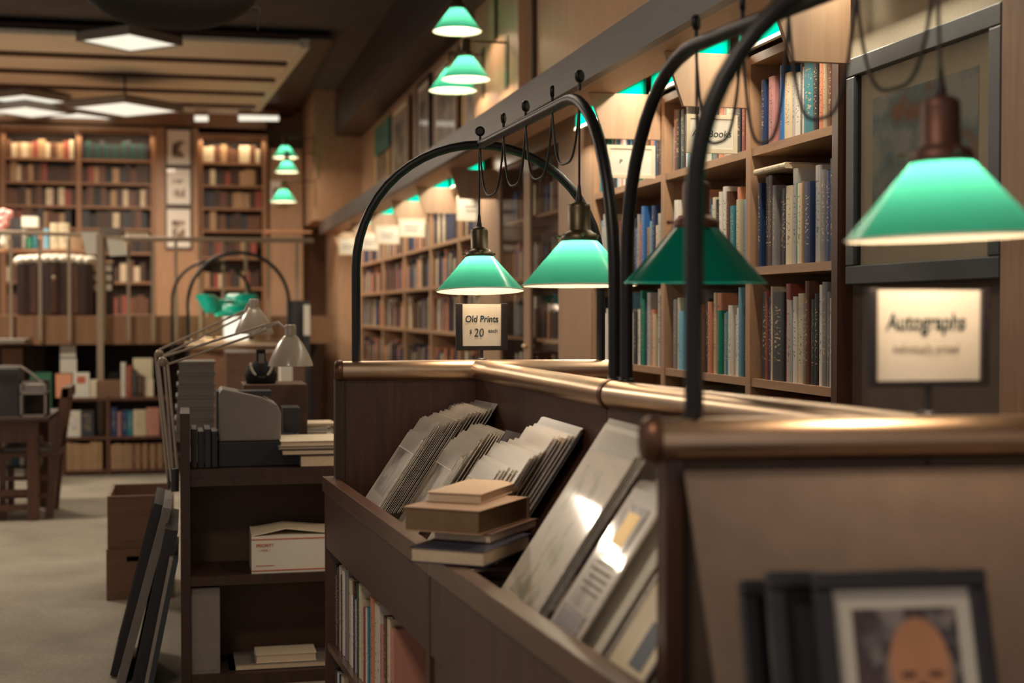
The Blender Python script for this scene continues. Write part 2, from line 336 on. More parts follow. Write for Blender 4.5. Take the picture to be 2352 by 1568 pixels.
# ---------------- books ----------------
# one hardcover: rounded spine faces -Y, pages inset at top and fore edge; unit size 1 x 1 x 1
def book_unit():
    mb=MB(); n=5; a=[]
    for i in range(n+1):
        t=math.pi*i/n; a.append((-.5*math.cos(t),-.5-.0*1-.03*math.sin(t)))
    th=.09
    outer=a; pts=[(x,y) for x,y in outer]+[(.5,.5),(.5-th,.5),(.5-th,-.44),(-.5+th,-.44),(-.5+th,.5),(-.5,.5)]
    mb.prism([(x,y,0) for x,y in pts],(0,0,1),mi=0)
    mb.box(-.5+th,.5-th,-.44,.47,.012,.985,mi=1)
    me=mb.build('book',['book','paper'],origin=(0,0,0)); return me
BOOK=book_unit(); S.collection.objects.unlink(BOOK)
COL={'navy':(.015,.035,.11),'blue':(.03,.14,.40),'light blue':(.18,.42,.55),'teal':(.01,.17,.22),'black':(.012,.012,.015),'charcoal':(.035,.037,.045),
'grey':(.20,.19,.19),'pale grey':(.42,.40,.38),'white':(.72,.68,.60),'cream':(.62,.52,.36),'tan':(.38,.24,.13),'brown':(.13,.055,.03),'dark brown':(.055,.025,.016),
'red':(.28,.065,.045),'orange':(.62,.25,.14),'salmon':(.52,.24,.17),'mauve':(.42,.20,.20),'green':(.01,.22,.14),'dark green':(.015,.07,.055),'yellow':(.6,.42,.15)}
ART=['navy','charcoal','grey','black','cream','pale grey','white','tan','blue','teal','orange','white','charcoal','brown','red','light blue','cream','black','salmon','green','white','pale grey']
OLD=['brown','dark brown','brown','tan','dark brown','charcoal','brown','red','dark brown','black','cream','dark brown']
NB=[0]
def put_book(loc,th,dp,ht,col,face,label,group,lean=0,flat=False,name='book'):
    o=BOOK.copy(); o.name=name; S.collection.objects.link(o); o.location=loc; o.scale=(th,dp,ht)
    # face: direction the spine looks, '-x' or '-y'
    rz={'-y':0,'-x':-math.pi/2,'+y':math.pi}[face]
    o.rotation_euler=Euler((0,lean,rz)); k=.85+.3*random.random(); o.color=(*[min(1,c*k) for c in COL[col]],1)
    tag(o,label,'book',group); NB[0]+=1; return o
stuff=MB(); STC=['cream','charcoal','brown','grey','orange','navy','dark brown','tan','red','black','dark green','teal','white','pale grey','blue','salmon']
def stuff_book(loc,th,dp,ht,col,face):
    mi=STC.index(col) if col in STC else 2; x,y,z=loc
    if face=='-y': stuff.box(x-th/2,x+th/2,y-dp/2,y+dp/2,z,z+ht,mi=mi)
    else: stuff.box(x-dp/2,x+dp/2,y-th/2,y+th/2,z,z+ht,mi=mi)
def row_wall(y_near,y_far,z,where,group,cols=None,hmin=.2,hmax=.3,xf=None,th=(.015,.045),dep=(.17,.24),jit=.02,limit=None,st=False):
    """books along the right wall, spines to the room, counted from the near end"""
    y=y_near+.004; i=0; X=xf if xf is not None else XW+.015
    while y<y_far-.012 and (limit is None or i<limit):
        t=random.uniform(*th); 
        if cols: col,wf=cols[i%len(cols)]; t=wf
        else: col=random.choice(ART)
        if y+t>y_far-.003: break
        h=random.uniform(hmin,hmax); d=random.uniform(*dep); x0=X+random.uniform(0,jit)
        sz='tall' if h>hmin+.66*(hmax-hmin) else ('short' if h<hmin+.33*(hmax-hmin) else 'medium')
        tk='thick ' if t>.036 else ('thin ' if t<.02 else '')
        if st: stuff_book((x0+d/2,y+t/2,z),t-.0015,d,h,col,'-x')
        else: put_book((x0+d/2,y+t/2,z),t-.0015,d,h,col,'-x',f'{sz} {tk}{col} book, {ORD[i]} from near end, {where}',group)
        y+=t; i+=1
    return y
def row_front(x_left,x_right,yf,z,where,group,pal=OLD,hmin=.18,hmax=.25,th=(.03,.06),name='book',cols=None,adj='book',dep=.16,lim=None,st=False):
    x=x_left+.004; i=0
    while x<x_right-.012:
        t=random.uniform(*th); col=random.choice(pal)
        if cols: col,t=cols[i%len(cols)]
        if x+t>x_right-.003: break
        h=random.uniform(hmin,hmax)
        if st: stuff_book((x+t/2,yf+dep/2+random.uniform(0,.015),z),t-.0015,dep,h,col,'-y')
        else: put_book((x+t/2,yf+dep/2+random.uniform(0,.015),z),t-.0015,dep,h,col,'-y',f'{col} {adj}, {ORD[i]} from left, {where}',group,name=name)
        x+=t; i+=1
# ---------------- wall bookcases on the right ----------------
def wall_case(y0,y1,zs,label,mat='shelfwood',ztop=2.28,group='bookcases along the right wall'):
    t=thing('bookcase',(XW+.15,(y0+y1)/2,0),label,'bookcase',group)
    for a,b in ((y0,y0+.02),(y1-.02,y1)): bx(XW,2.22,a,b,0,ztop).build('side_panel',mat,t)
    bx(2.2,2.22,y0+.02,y1-.02,0,ztop).build('back_panel','backwood',t)
    for z in zs: bx(XW+.005,2.2,y0+.02,y1-.02,z-.028,z).build('shelf','shelfwood_y',t)
    bx(XW,2.2,y0+.02,y1-.02,ztop-.03,ztop).build('top_board','shelfwood_y',t)
    bx(XW+.02,2.2,y0+.02,y1-.02,0,.08).build('plinth',mat,t)
    return t
ZS=[.37,.77,1.168,1.553,1.963]
NEAR=[(3.94,4.64,'bookcase nearest the picture'),(4.64,5.55,'bookcase behind the dark shade'),(5.55,6.58,'bookcase by the glass cabinet')]
LAB=['oak wall bookcase of art books beside the large framed picture','oak wall bookcase of art books behind the unlit green shade','oak wall bookcase of art books next to the glazed cabinet']
for (a,b,w),l in zip(NEAR,LAB): wall_case(a,b,ZS,l)
# rows read from the photograph, near end first
top1=[('white',.016),('white',.018),('cream',.03),('brown',.036),('cream',.012),('orange',.03),('black',.04),('teal',.085),('white',.02),('grey',.016),('white',.045),('pale grey',.02),('cream',.06),('blue',.028),('tan',.025),('mauve',.05),('cream',.03),('navy',.035),('light blue',.06)]
mid1=[('blue',.03),('charcoal',.03),('white',.014),('navy',.035),('grey',.04),('pale grey',.045),('navy',.05),('tan',.016),('cream',.035),('green',.022),('pale grey',.03),('cream',.05),('black',.04),('charcoal',.035),('grey',.03),('dark brown',.04),('black',.05),('navy',.025)]
low1=[('tan',.05),('pale grey',.03),('grey',.024),('grey',.035),('white',.022),('black',.03),('charcoal',.03),('brown',.025),('grey',.03),('cream',.045),('white',.03),('pale grey',.035),('red',.035),('charcoal',.09),('cream',.012),('navy',.024),('red',.01),('charcoal',.07)]
a,b,w=NEAR[0]
row_wall(a+.02,b-.02,ZS[4],'top shelf, bookcase nearest the picture','art books on the top shelves',top1,.2,.26)
row_wall(a+.02,b-.02,ZS[3],'middle shelf, bookcase nearest the picture','art books on the middle shelves',mid1,.25,.32)
row_wall(a+.02,b-.02,ZS[2],'lower shelf, bookcase nearest the picture','art books on the lower shelves',low1,.26,.33)
row_wall(a+.02,b-.02,ZS[1],'fourth shelf, bookcase nearest the picture','books on the shelves below',None,.24,.34,st=True)
for (a,b,w) in NEAR[1:]:
    row_wall(a+.02,b-.02,ZS[4],'top shelf, '+w,'art books on the top shelves',None,.18,.27,th=(.02,.05))
    row_wall(a+.02,b-.02,ZS[3],'middle shelf, '+w,'art books on the middle shelves',None,.2,.31,th=(.02,.05))
    row_wall(a+.02,b-.02,ZS[2],'lower shelf, '+w,'art books on the lower shelves',None,.22,.33,th=(.02,.05))
row_wall(NEAR[1][0]+.02,NEAR[1][1]-.02,ZS[1],'fourth shelf, '+NEAR[1][2],'books on the shelves below',None,.24,.34,st=True)
o=put_book((XW+.10,4.47,ZS[3]+.345),.02,.2,.26,'cream','-x','thin cream book lying flat on the upright books of the middle shelf','art books on the middle shelves')
o.rotation_euler=Euler((math.pi/2,0,0)); o.location=(XW+.1,4.58,ZS[3]+.3225); o.rotation_euler=(math.pi/2,math.pi/2,0)
# far bays of the same wall
FAR=[(9.26,10.06),(10.06,11.28),(11.28,12.70),(12.70,14.15),(14.15,15.98)]
FL=['beyond the glazed cabinet','second beyond the glazed cabinet','third beyond the glazed cabinet','fourth beyond the glazed cabinet','farthest along the right wall']
ZF=[.45,.85,1.25,1.6,1.93]
for (a,b),l in zip(FAR,FL):
    wall_case(a,b,ZF,f'oak wall bookcase {l}')
for (a,b) in FAR:
    for z in ZF:
        y=a+.03
        while y<b-.07:
            t=random.uniform(.02,.05); h=random.uniform(.18,.28); x0=XW+.02+random.uniform(0,.02)
            stuff.box(x0,x0+.2,y,y+t-.002,z,z+h,mi=random.randrange(7)); y+=t
# glazed cabinet
t=thing('display_cabinet',(XW+.15,7.95,0),'tall glazed wooden cabinet between two plain oak pilasters','cabinet')
for a,b in ((7.12,7.16),(8.74,8.78)): bx(XW,2.22,a,b,0,2.4).build('side_panel','panel',t)
bx(2.18,2.22,7.16,8.74,0,2.4).build('back_panel','backwood',t)
for z in (.5,.9,1.25,1.6,1.95): bx(XW+.04,2.18,7.16,8.74,z-.02,z).build('shelf','shelfwood_y',t)
bx(XW,2.18,7.16,8.74,2.36,2.4).build('top_board','panel',t); bx(XW,2.18,7.16,8.74,0,.1).build('plinth','panel',t)
for a,b in ((7.165,7.945),(7.955,8.735)):
    d=MB(); d.box(XW,XW+.025,a,a+.06,.1,2.36); d.box(XW,XW+.025,b-.06,b,.1,2.36); d.box(XW,XW+.025,a+.06,b-.06,.1,.17); d.box(XW,XW+.025,a+.06,b-.06,2.29,2.36)
    d=d.build('door','panel',t); MB().add([(XW+.012,a+.06,.17),(XW+.012,b-.06,.17),(XW+.012,b-.06,2.29),(XW+.012,a+.06,2.29)],[(0,3,2,1)]).build('pane','glass',d)
    MB().ball((XW-.012,(7.93 if a<7.5 else 7.97),1.2),.012).build('knob','brass',d)
for z in (.9,1.25,1.6,1.95):
    row_wall(7.2,8.7,z,f'inside glazed cabinet, {["lowest","second","third","highest"][(.9,1.25,1.6,1.95).index(z)]} filled shelf','books in the glazed cabinet',None,.15,.26,xf=XW+.08,th=(.03,.07),st=True)
# brackets, strip lamps, hanging signs under the fascia
BR=[(3.74,.0),(4.64,0),(5.58,0),(8.75,.02),(10.1,.03),(11.4,.05),(12.9,.07),(14.3,.09),(16.0,.1)]
for i,(y,dz) in enumerate(BR):
    zb=2.105+dz*0
    xr=XW if i else 1.84
    mb=MB(); mb.prism([(1.664,y,zb),(xr,y,zb),(xr,y,2.288),(1.60,y,2.288)],(0,.022,0))
    where=['beside the large picture','above the Art Books sign','above the second hanging sign','at the far side of the glazed cabinet','first along the far bays','second along the far bays','third along the far bays','fourth along the far bays','at the far end'][i]
    tag(mb.build('bracket_board','panel'),f'tapered oak bracket board under the fascia, {where}','bracket','bracket boards under the fascia')
def strip(y0,y1,label,pw):
    t=thing('strip_lamp',(1.68,(y0+y1)/2,2.2),label,'lamp','strip lamps under the fascia')
    bx(1.847,1.857,y0,y1,2.291,2.398).build('reflector','teal_enamel',t)
    bx(1.840,1.857,y0,y1,2.278,2.291).build('rim','white',t)
    mb=MB(); mb.tube([(1.79,y0+.02,2.372),(1.79,y1-.02,2.372)],.012,8); mb.build('lamp_tube','tube_glow',t)
    for y in (y0+.1,y1-.12): bx(1.78,1.80,y,y+.02,2.384,2.40).build('holder','white',t)
    L=y1-y0; alight('strip_light',(1.79,(y0+y1)/2,2.358),.03,L*.94,pw*L,(0,0,0),(1,.86,.66))
for pw,(a,b),l in zip([4,7,10,11,9,8.5,8,8,8],[(3.1,3.72),(3.78,4.6),(4.7,5.54),(5.64,6.7),(8.9,10.05),(10.15,11.35),(11.45,12.8),(12.95,14.2),(14.35,15.9)],
    ['above the large framed picture','above the bookcase nearest the picture','behind the thick black pole','left of the second bracket board','beyond the glazed cabinet','over the second far bay','over the third far bay','over the fourth far bay','over the farthest bay']):
    strip(a,b,f'green enamel strip lamp with white rim under the fascia, {l}',pw)
def hang_sign(x0,y0,x1,y1,Y,txt,label,size=.028):
    A=onY(x0,y1,Y); B=onY(x1,y0,Y); t=thing('hanging_sign',((A.x+B.x)/2,Y,A.z),label,'sign','framed signs hanging under the brackets')
    w=.014; f=MB(); f.box(A.x,B.x,Y,Y+.015,A.z,A.z+w); f.box(A.x,B.x,Y,Y+.015,B.z-w,B.z); f.box(A.x,A.x+w,Y,Y+.015,A.z+w,B.z-w); f.box(B.x-w,B.x,Y,Y+.015,A.z+w,B.z-w); f.build('frame','cream',t)
    bx(A.x+w,B.x-w,Y+.004,Y+.010,A.z+w,B.z-w).build('card','white',t)
    cx=(A.x+B.x)/2; cz=(A.z+B.z)/2; tt=t; t=card_of(t)
    if len(txt)==1: textobj(txt,size,(A.x+w+.045,Y+.003,cz),'ink',t,shear=.12)
    elif txt: textobj(txt,size,(cx,Y+.003,cz),'ink',t,shear=.12)
    else:
        for k in (0,1): bx(cx-.06+.01*k,cx+.055-.012*k,Y+.002,Y+.004,cz+.008-.03*k,cz+.016-.03*k).build('faint_line','inkgrey',t)
    m=MB(); zt=2.105
    for x in (A.x+.04,B.x-.04): m.tube([(x,Y+.008,B.z),(x,Y+.008,max(zt,B.z+.01))],.0015,6)
    m.build('hanging_wire','steel',tt)
hang_sign(1577,265,1694,350,4.60,'Art Books','cream framed hanging sign reading Art Books',.034)
hang_sign(1394,335,1505,408,5.54,'P','cream framed hanging sign partly behind two black poles, starting with P',.026)
hang_sign(1049,450,1125,507,9.6,'','cream framed hanging sign above the hanging lamp nearest it',.05)
hang_sign(916,502,976,544,11.3,'','cream framed hanging sign, second beyond the glazed cabinet',.04)
hang_sign(862,518,918,560,12.3,'','white framed hanging sign just right of the black arch',.04)
hang_sign(826,534,870,574,13.6,'','cream framed hanging sign seen through the arch foot',.04)
hang_sign(779,545,816,585,14.8,'','white framed hanging sign farthest left of the black arch',.04)
# books in front of bracket near end: leaning pair on the ledge
# ---------------- pictures on the ledge above the fascia ----------------
def picture(name,corners_y,z0,z1,X,frame,label,art='art_brown',group=None,thick=.025,fw=.04,mat=.05):
    y0,y1=corners_y; t=thing(name,(X,(y0+y1)/2,z0),label,'picture',group)
    f=MB(); f.box(X,X+thick,y0,y1,z0,z0+fw); f.box(X,X+thick,y0,y1,z1-fw,z1); f.box(X,X+thick,y0,y0+fw,z0+fw,z1-fw); f.box(X,X+thick,y1-fw,y1,z0+fw,z1-fw); f.build('frame',frame,t,bevel=.004)
    bx(X+thick*.5,X+thick*.7,y0+fw,y1-fw,z0+fw,z1-fw).build('mount','cream',t)
    bx(X+thick*.45,X+thick*.5,y0+fw+mat,y1-fw-mat,z0+fw+mat,z1-fw-mat).build('print',art,t)
    return t
for i,(xa,xb,yt,l) in enumerate([(858,892,240,'thin framed print standing on the ledge at its far end'),(898,935,178,'framed print on the ledge, second from its far end'),(955,985,145,'dark framed print on the ledge, middle one'),(994,1046,106,'large framed print on the ledge behind the wall lamps'),(1060,1096,150,'framed print on the ledge beside the lit column')]):
    Ya=onX(xb,300,1.93).y; Yb=onX(xa,300,1.93).y; zt=onX((xa+xb)/2,yt,1.93).z
    picture('framed_print',(Ya,Yb),2.43,min(zt,3.35),1.93,['gold','panel','black','panel','gold'][i],l,'art_frame' if 0 else 'art_brown','framed prints on the ledge')
tag(bx(1.9,1.97,onX(892,220,1.9).y,onX(860,220,1.9).y,3.0,3.28).build('storage_box','teal'),'dark green box standing on the far framed print','box')
picture('framed_print',(4.75,5.45),2.43,2.95,1.93,'gold','framed print on the ledge above the unlit lamp, cut by the top','art_brown','framed prints on the ledge')
# large picture
struct(bx(1.905,1.93,2.0,3.88,2.14,2.40).build('wall_linen','linen'))
t=picture('framed_picture',(3.045,3.86),1.478,2.136,1.885,'bluegrey','large picture of a cloudy sky in a blue-grey frame behind the brightest shade','art_sky',None,.045,.055,.075)
MB().add([(1.896,3.10,1.533),(1.896,3.805,1.533),(1.896,3.805,2.081),(1.896,3.10,2.081)],[(0,3,2,1)]).build('glass_pane','glass',t)
# ---------------- display rack with brass rails ----------------
TZ=1.205; TR=.0335
P1=Vector((.950,4.657,TZ)); P2=Vector((.970,3.197,TZ)); P3=Vector((1.131,2.007,TZ))
FLp=Vector((.498,4.688,TZ)); FRp=Vector((1.401,4.628,TZ)); NLp=Vector((.697,2.053,TZ)); NRp=Vector((1.565,1.961,TZ))
RA=Vector((.437,4.766,0)); RB=Vector((.531,3.197,0)); RC=Vector((.614,2.02,0))   # outer line of the front rail
def tube_path(p0,up,p1): pass
def quad(mb,p,z0,z1,mi=None): return mb.prism([(q[0],q[1],z0) for q in p],(0,0,z1-z0),mi)
def wedge(mb,a,b,w,z0,z1):
    """board standing on the plan line a-b, thickness w to its right side (+x)"""
    a=Vector(a[:2]); b=Vector(b[:2]); d=(b-a).normalized(); n=Vector((-d.y,d.x)); n=n if n.x>0 or (abs(n.x)<.3 and n.y>0) else -n
    return quad(mb,[a,b,b+n*w,a+n*w],z0,z1)
def cap(mb,c,d,r,mi=None):
    d=Vector(d).normalized(); c=Vector(c); mb.tube([c,c+d*.010,c+d*.018,c+d*.026],[r*1.12,r*1.15,r*1.05,r*.85],24,mi=mi)
rackA=thing('display_rack',(.95,3.95,0),'dark walnut print rack with brass top rails under the two lit lamps','display rack','display racks joined end to end')
rackB=thing('display_rack',(1.05,2.6,0),'dark walnut rack with brass top rails, nearest the camera, carrying the Autographs sign','display rack','display racks joined end to end')
def rack(t,far,near,l_far,r_far,l_near,r_near,ra,rb,has_far,has_near):
    dspine=(near-far).normalized()
    if has_far:
        cr=MB().tube([l_far,r_far],TR,28).build('cross_rail','brass',t)
        m=MB(); cap(m,l_far,l_far-r_far,TR); m.build('end_cap','bronze',cr); m=MB(); cap(m,r_far,r_far-l_far,TR); m.build('end_cap','bronze',cr)
    if has_near:
        cr=MB().tube([l_near,r_near],TR,28).build('cross_rail','brass',t)
        m=MB(); cap(m,l_near,l_near-r_near,TR); m.build('end_cap','bronze',cr); m=MB(); cap(m,r_near,r_near-l_near,TR); m.build('end_cap','bronze',cr)
    MB().tube([far+dspine*(0 if has_far else .004),near-dspine*(0 if has_near else .004)],TR,28).build('spine_rail','brass',t)
    m=MB(); e=near if not has_near else far
    m.tube([e-dspine*.008,e+dspine*.008] if has_near else [e-dspine*.008,e-dspine*.002],TR+.003,28); m.build('joint_ring','bronze',t)
rack(rackA,P1,P2,FLp,FRp,None,None,RA,RB,True,False)
rack(rackB,P2,P3,None,None,NLp,NRp,RB,RC,False,True)
# unit A carcass
m=MB(); wedge(m,(FLp.x+.005,FLp.y),(FRp.x-.005,FRp.y),.03,.0,TZ-TR+.006); m.build('end_panel','rackwood',rackA)
m=MB(); m.box(FLp.x-.025,FLp.x+.004,4.672,4.735,.80,TZ-TR+.004); m.build('end_post','darkwood',rackA)
m=MB(); wedge(m,(P1.x-.012,P1.y-.004),(P2.x-.012,P2.y+.004),.024,.0,TZ-TR+.006); m.build('spine_panel','rackwood',rackA)
m=MB(); quad(m,[(RA.x,RA.y),(RB.x,RB.y+.002),(RB.x+.042,RB.y+.002),(RA.x+.042,RA.y)],.80,.85); quad(m,[(RA.x+.042,RA.y),(RA.x+.042,RA.y-.04),(.52,4.72),(.52,4.76)],.80,.85); m.build('front_rail','rackwood_y',rackA,bevel=.002)
m=MB(); quad(m,[(RA.x+.008,RA.y-.002),(RB.x+.008,RB.y+.002),(RB.x+.032,RB.y+.002),(RA.x+.032,RA.y-.002)],.615,.80); m.build('apron','rackwood',rackA)
m=MB(); quad(m,[(RA.x+.035,RA.y-.04),(RB.x+.035,RB.y+.004),(P2.x-.02,P2.y+.004),(P1.x-.02,P1.y-.03)],.77,.785); m.build('bin_floor','darkwood',rackA)
for z in (.30,.02):
    m=MB(); quad(m,[(RA.x+.012,RA.y-.03),(RB.x+.012,RB.y+.03),(P2.x-.02,P2.y+.03),(P1.x-.02,P1.y-.03)],z-.022,z); m.build('shelf','rackwood_y',rackA)
m=MB(); quad(m,[(RA.x+.008,RA.y-.002),(RA.x+.008,RA.y-.026),(.935,4.625),(.935,4.650)],0,.80); m.build('side_panel','rackwood',rackA)
m=MB(); quad(m,[(RB.x+.006,RB.y+.05),(RB.x+.006,RB.y+.003),(.945,3.203),(.945,3.25)],0,.80); m.build('side_panel','rackwood',rackA)
m=MB(); quad(m,[(P1.x+.016,P1.y-.03),(P2.x+.016,P2.y+.004),(1.42,P2.y+.004),(1.40,P1.y-.06)],0,.80); m.build('right_carcass','rackwood',rackA)
m=MB(); quad(m,[(1.38,4.60),(1.40,P2.y+.004),(1.44,P2.y+.004),(1.42,4.60)],.80,.85); m.build('back_rail','rackwood_y',rackA)
# unit B carcass
m=MB(); wedge(m,(P2.x-.012,P2.y-.002),(P3.x-.012,P3.y),.024,.0,TZ-TR+.006); m.build('spine_panel','rackwood',rackB)
m=MB(); quad(m,[(RB.x,RB.y-.002),(RC.x+.009,RC.y-.10),(RC.x+.051,RC.y-.10),(RB.x+.042,RB.y-.002)],.80,.85); m.build('front_rail','rackwood_y',rackB,bevel=.002)
m=MB(); quad(m,[(RB.x+.008,RB.y-.002),(RC.x+.016,RC.y-.09),(RC.x+.040,RC.y-.09),(RB.x+.032,RB.y-.002)],.615,.80); m.build('apron','rackwood',rackB)
m=MB(); quad(m,[(RB.x+.014,RB.y-.002),(RC.x+.014,RC.y+.05),(RC.x+.03,RC.y+.05),(RB.x+.03,RB.y-.002)],0,.612); m.build('lower_door','rackwood',rackB)
m=MB(); quad(m,[(RB.x+.035,RB.y-.004),(RC.x+.035,RC.y+.05),(P3.x-.02,P3.y+.05),(P2.x-.02,P2.y-.004)],.77,.785); m.build('bin_floor','darkwood',rackB)
m=MB(); quad(m,[(P2.x+.018,P2.y-.004),(P3.x+.018,P3.y+.05),(1.52,2.03),(1.42,P2.y-.004)],0,.80); m.build('right_carcass','rackwood',rackB)
m=MB(); wedge(m,(NLp.x+.012,NLp.y),(NRp.x-.01,NRp.y),.03,0,TZ-TR+.006); m.build('end_panel','burlap',rackB)
m=MB(); quad(m,[(NLp.x+.008,NLp.y-.012),(NLp.x+.035,NLp.y-.015),(NLp.x+.035,NLp.y+.03),(NLp.x+.008,NLp.y+.03)],0,TZ-TR+.004); m.build('end_post','rackwood',rackB)
# leaning rest for the framed photographs on the near end
d=(NRp-NLp).normalized(); o0=NLp+d*.032+Vector((0,-.018,0)); n=Vector((d.y,-d.x,0))
m=MB(); q=[o0+Vector((0,0,-.085)),o0+d*.80+Vector((0,0,-.085)),o0+d*.80+n*.30+Vector((0,0,-.42)),o0+n*.30+Vector((0,0,-.42))]
q[0].z=q[1].z=1.16; q[2].z=q[3].z=.72; m.prism(q,n*.008); m.build('slanted_rest','burlap',rackB)
m=MB(); q=[NLp+d*.02+n*.015,NLp+d*.84+n*.015,NLp+d*.84+n*.40,NLp+d*.02+n*.40]; quad(m,q,.70,.722); m.build('end_ledge','rackwood',rackB)
# ---------------- black pipe arches (parts of the racks) ----------------
def arch_pts(a,b,zt,z0,n=26):
    a=Vector(a);b=Vector(b); w=(b-a); r=w.length/2; mid=(a+b)/2; d=w.normalized(); pts=[Vector((a.x,a.y,z0))]; zs=zt-r
    k=.95 
    for i in range(n+1):
        t=math.pi*i/n; pts.append(Vector((mid.x,mid.y,0))-d*(r*math.cos(t))+Vector((0,0,zs+r*math.sin(t))))
    pts.append(Vector((b.x,b.y,z0))); return pts
PR=.0148; ZA=1.955
A1=FLp+(FRp-FLp).normalized()*.045; A2=FRp-(FRp-FLp).normalized()*.035
MB().tube(arch_pts(A1,A2,ZA,TZ+TR-.004),PR,16).build('lamp_arch','iron',rackA)
ds=(P2-P1).normalized(); am=(A1+A2)/2
def ridge(p_start,foot,r=.33,n=12):
    """horizontal bar from p_start that bends down to the foot"""
    p=Vector(p_start); f=Vector((foot[0],foot[1],0)); h=Vector((p.x,p.y,0)); d=(f-h).normalized(); L=(f-h).length; pts=[p]
    c=h+d*(L-r)
    for i in range(n+1):
        t=math.pi/2*i/n; pts.append(Vector((c.x,c.y,p.z-r*1.25))+d*(r*math.sin(t))+Vector((0,0,r*1.25*math.cos(t))))
    pts.append(Vector((foot[0],foot[1],TZ+TR-.004))); return pts
footA=P2-ds*.03+Vector((.016,0,0)); footB=P2+(P3-P2).normalized()*.045+Vector((.016,0,0))
barobjA=MB().tube(ridge((am.x,am.y,ZA),(footA.x,footA.y),.40),PR,16).build('ridge_bar','iron',rackA)
B1=NLp+(NRp-NLp).normalized()*.055; B2=NRp-(NRp-NLp).normalized()*.055; bm=(B1+B2)/2
MB().tube(arch_pts(B1,B2,ZA,TZ+TR-.004),PR,16).build('lamp_arch','iron',rackB)
barobjB=MB().tube(ridge((bm.x,bm.y,ZA),(footB.x,footB.y),.35),PR,16).build('ridge_bar','iron',rackB)
for p,t in ((footA,rackA),(footB,rackB)):
    m=MB(); m.lathe([(.0,0),(.02,0),(.018,.006),(.0135,.012),(0,.012)],(p.x,p.y,TZ+TR-.003),16); m.build('pipe_foot','iron',t)
def knob(t,p,rz):
    m=MB(); m.tube([p+Vector((0,0,PR*.6)),p+Vector((0,0,PR+.018))],.0045,8)
    d=Vector((math.cos(rz),math.sin(rz),0)); c=p+Vector((0,0,PR+.03)); m.tube([c-d*.006,c-d*.004,c+d*.004,c+d*.006],[.010,.0165,.0165,.010],16); m.build('knob','iron',t)
# ---------------- pendant lamps ----------------
def lamp(cx,cy,zr,zc,label,lit,sock='socket',pw=2.2,tilt=(0,0),R=.147,cord='cord',zb=.08,hang=None):
    t=thing('pendant_lamp',(cx,cy,zr),label,'lamp',None)
    tm=Euler((tilt[0],tilt[1],0)).to_matrix().to_4x4(); c=(cx,cy,zr)
    m=MB(); m.lathe([(R,0),(R*.985,.004),(.0435,.118)],c,48,tm); m.build('shade','shade',t)
    m=MB(); m.lathe([(R-.0015,-.0015),(R+.0015,-.0012),(R+.0015,.0015),(R-.0015,.0022)],c,48,tm); m.build('rim','white' if lit else 'emerald',t)
    m=MB(); m.lathe([(.040,.110),(.047,.114),(.047,.122),(.044,.132),(.034,.137),(.031,.140),(.029,.142),(.029,.200),(.027,.208),(.016,.214),(.008,.216),(0,.217)],c,28,tm)
    m.build('socket',sock,t)
    for k in range(3):
        m=MB(); a=k*2.094+.4; p=tm@Vector((.047*math.cos(a),.047*math.sin(a),.127))+Vector(c); q=tm@Vector((.06*math.cos(a),.06*math.sin(a),.127))+Vector(c); m.tube([p,q],.0028,6); m.ball(q,.0048,8); m.build('thumb_screw',sock,t)
    m=MB(); top=tm@Vector((0,0,.212))+Vector(c); m.tube([top,top+Vector((0,0,.012)),top+Vector((0,0,.02)),top+Vector((0,0,.045))],[.009,.009,.0065,.004],12); m.build('strain_relief','cord',t)
    m=MB(); m.tube([top+Vector((0,0,.03)),Vector(hang) if hang else Vector((top.x,top.y,zc))],.0032,8); m.build('cord',cord,t)
    m=MB(); b=tm@Vector((0,0,zb))+Vector(c); m.ball((b.x,b.y,b.z),(.011,.011,.014),14); m.build('bulb','bulb' if lit else 'white',t)
    if lit: plight('bulb_light',tuple(tm@Vector((0,0,zb))+Vector(c)),pw,.020,parent=t)
    return t
def loop(pts_top,low,cord,label,nm_='cable_swag'):
    pass
T1=at(1105,664,4.68); T2=at(1328,657,3.93); T4=at(1589,648,2.96); T5=at(2168,541,2.18)
barA=lambda k: Vector((am.x,am.y,ZA)).lerp(Vector((footA.x,footA.y,ZA)),k)
barB=lambda k: Vector((bm.x,bm.y,ZA)).lerp(Vector((footB.x,footB.y,ZA)),k)
LA=(footA-am).to_2d().length; LB=(footB-bm).to_2d().length
def k_on(bar,px):
    best=0;bd=9e9
    for i in range(-20,101):
        p=bar(i/100); dx=p.x*c_-p.y*s_; dz=p.x*s_+p.y*c_; e=abs(1176+F*dx/dz-px)
        if e<bd: bd=e;best=i/100
    return best
ka=[max(0,k_on(barA,x)) for x in (1105,1157,1208,1268,1330)]
ka[0]=.0; kb=[k_on(barB,x) for x in (1597,1700,1810,1965)]
pa=[barA(k) for k in ka]; pb=[barB(k) for k in kb]+[barB(0.0)]
for i,p in enumerate(pa): knob(barobjA,p,[1.35,2.6,2.3,2.8,2.2][i])
for i,p in enumerate(pb): knob(barobjB,p,[2.4,2.7,2.2,2.6,1.4][i])
T1.x,T1.y=pa[0].x,pa[0].y; T2.x,T2.y=pa[4].x,pa[4].y
T4.x,T4.y=pb[0].x,pb[0].y; T5=onY(2168,541,pb[4].y-.04)
lamp(T1.x,T1.y,1.468,ZA-PR,'green glass pendant lamp hanging over the Old Prints sign, its white underside showing',True,tilt=(-.07,0),pw=15,zb=.100)
lamp(T2.x,T2.y,1.466,ZA-PR,'green glass pendant lamp whose right rim touches the twin black poles',True,tilt=(-.015,0),pw=15,zb=.100)
lamp(T4.x,T4.y,1.459,ZA-PR,'unlit dark green pendant lamp behind the thick black pole','' ,sock='socket_b',tilt=(.02,.0))
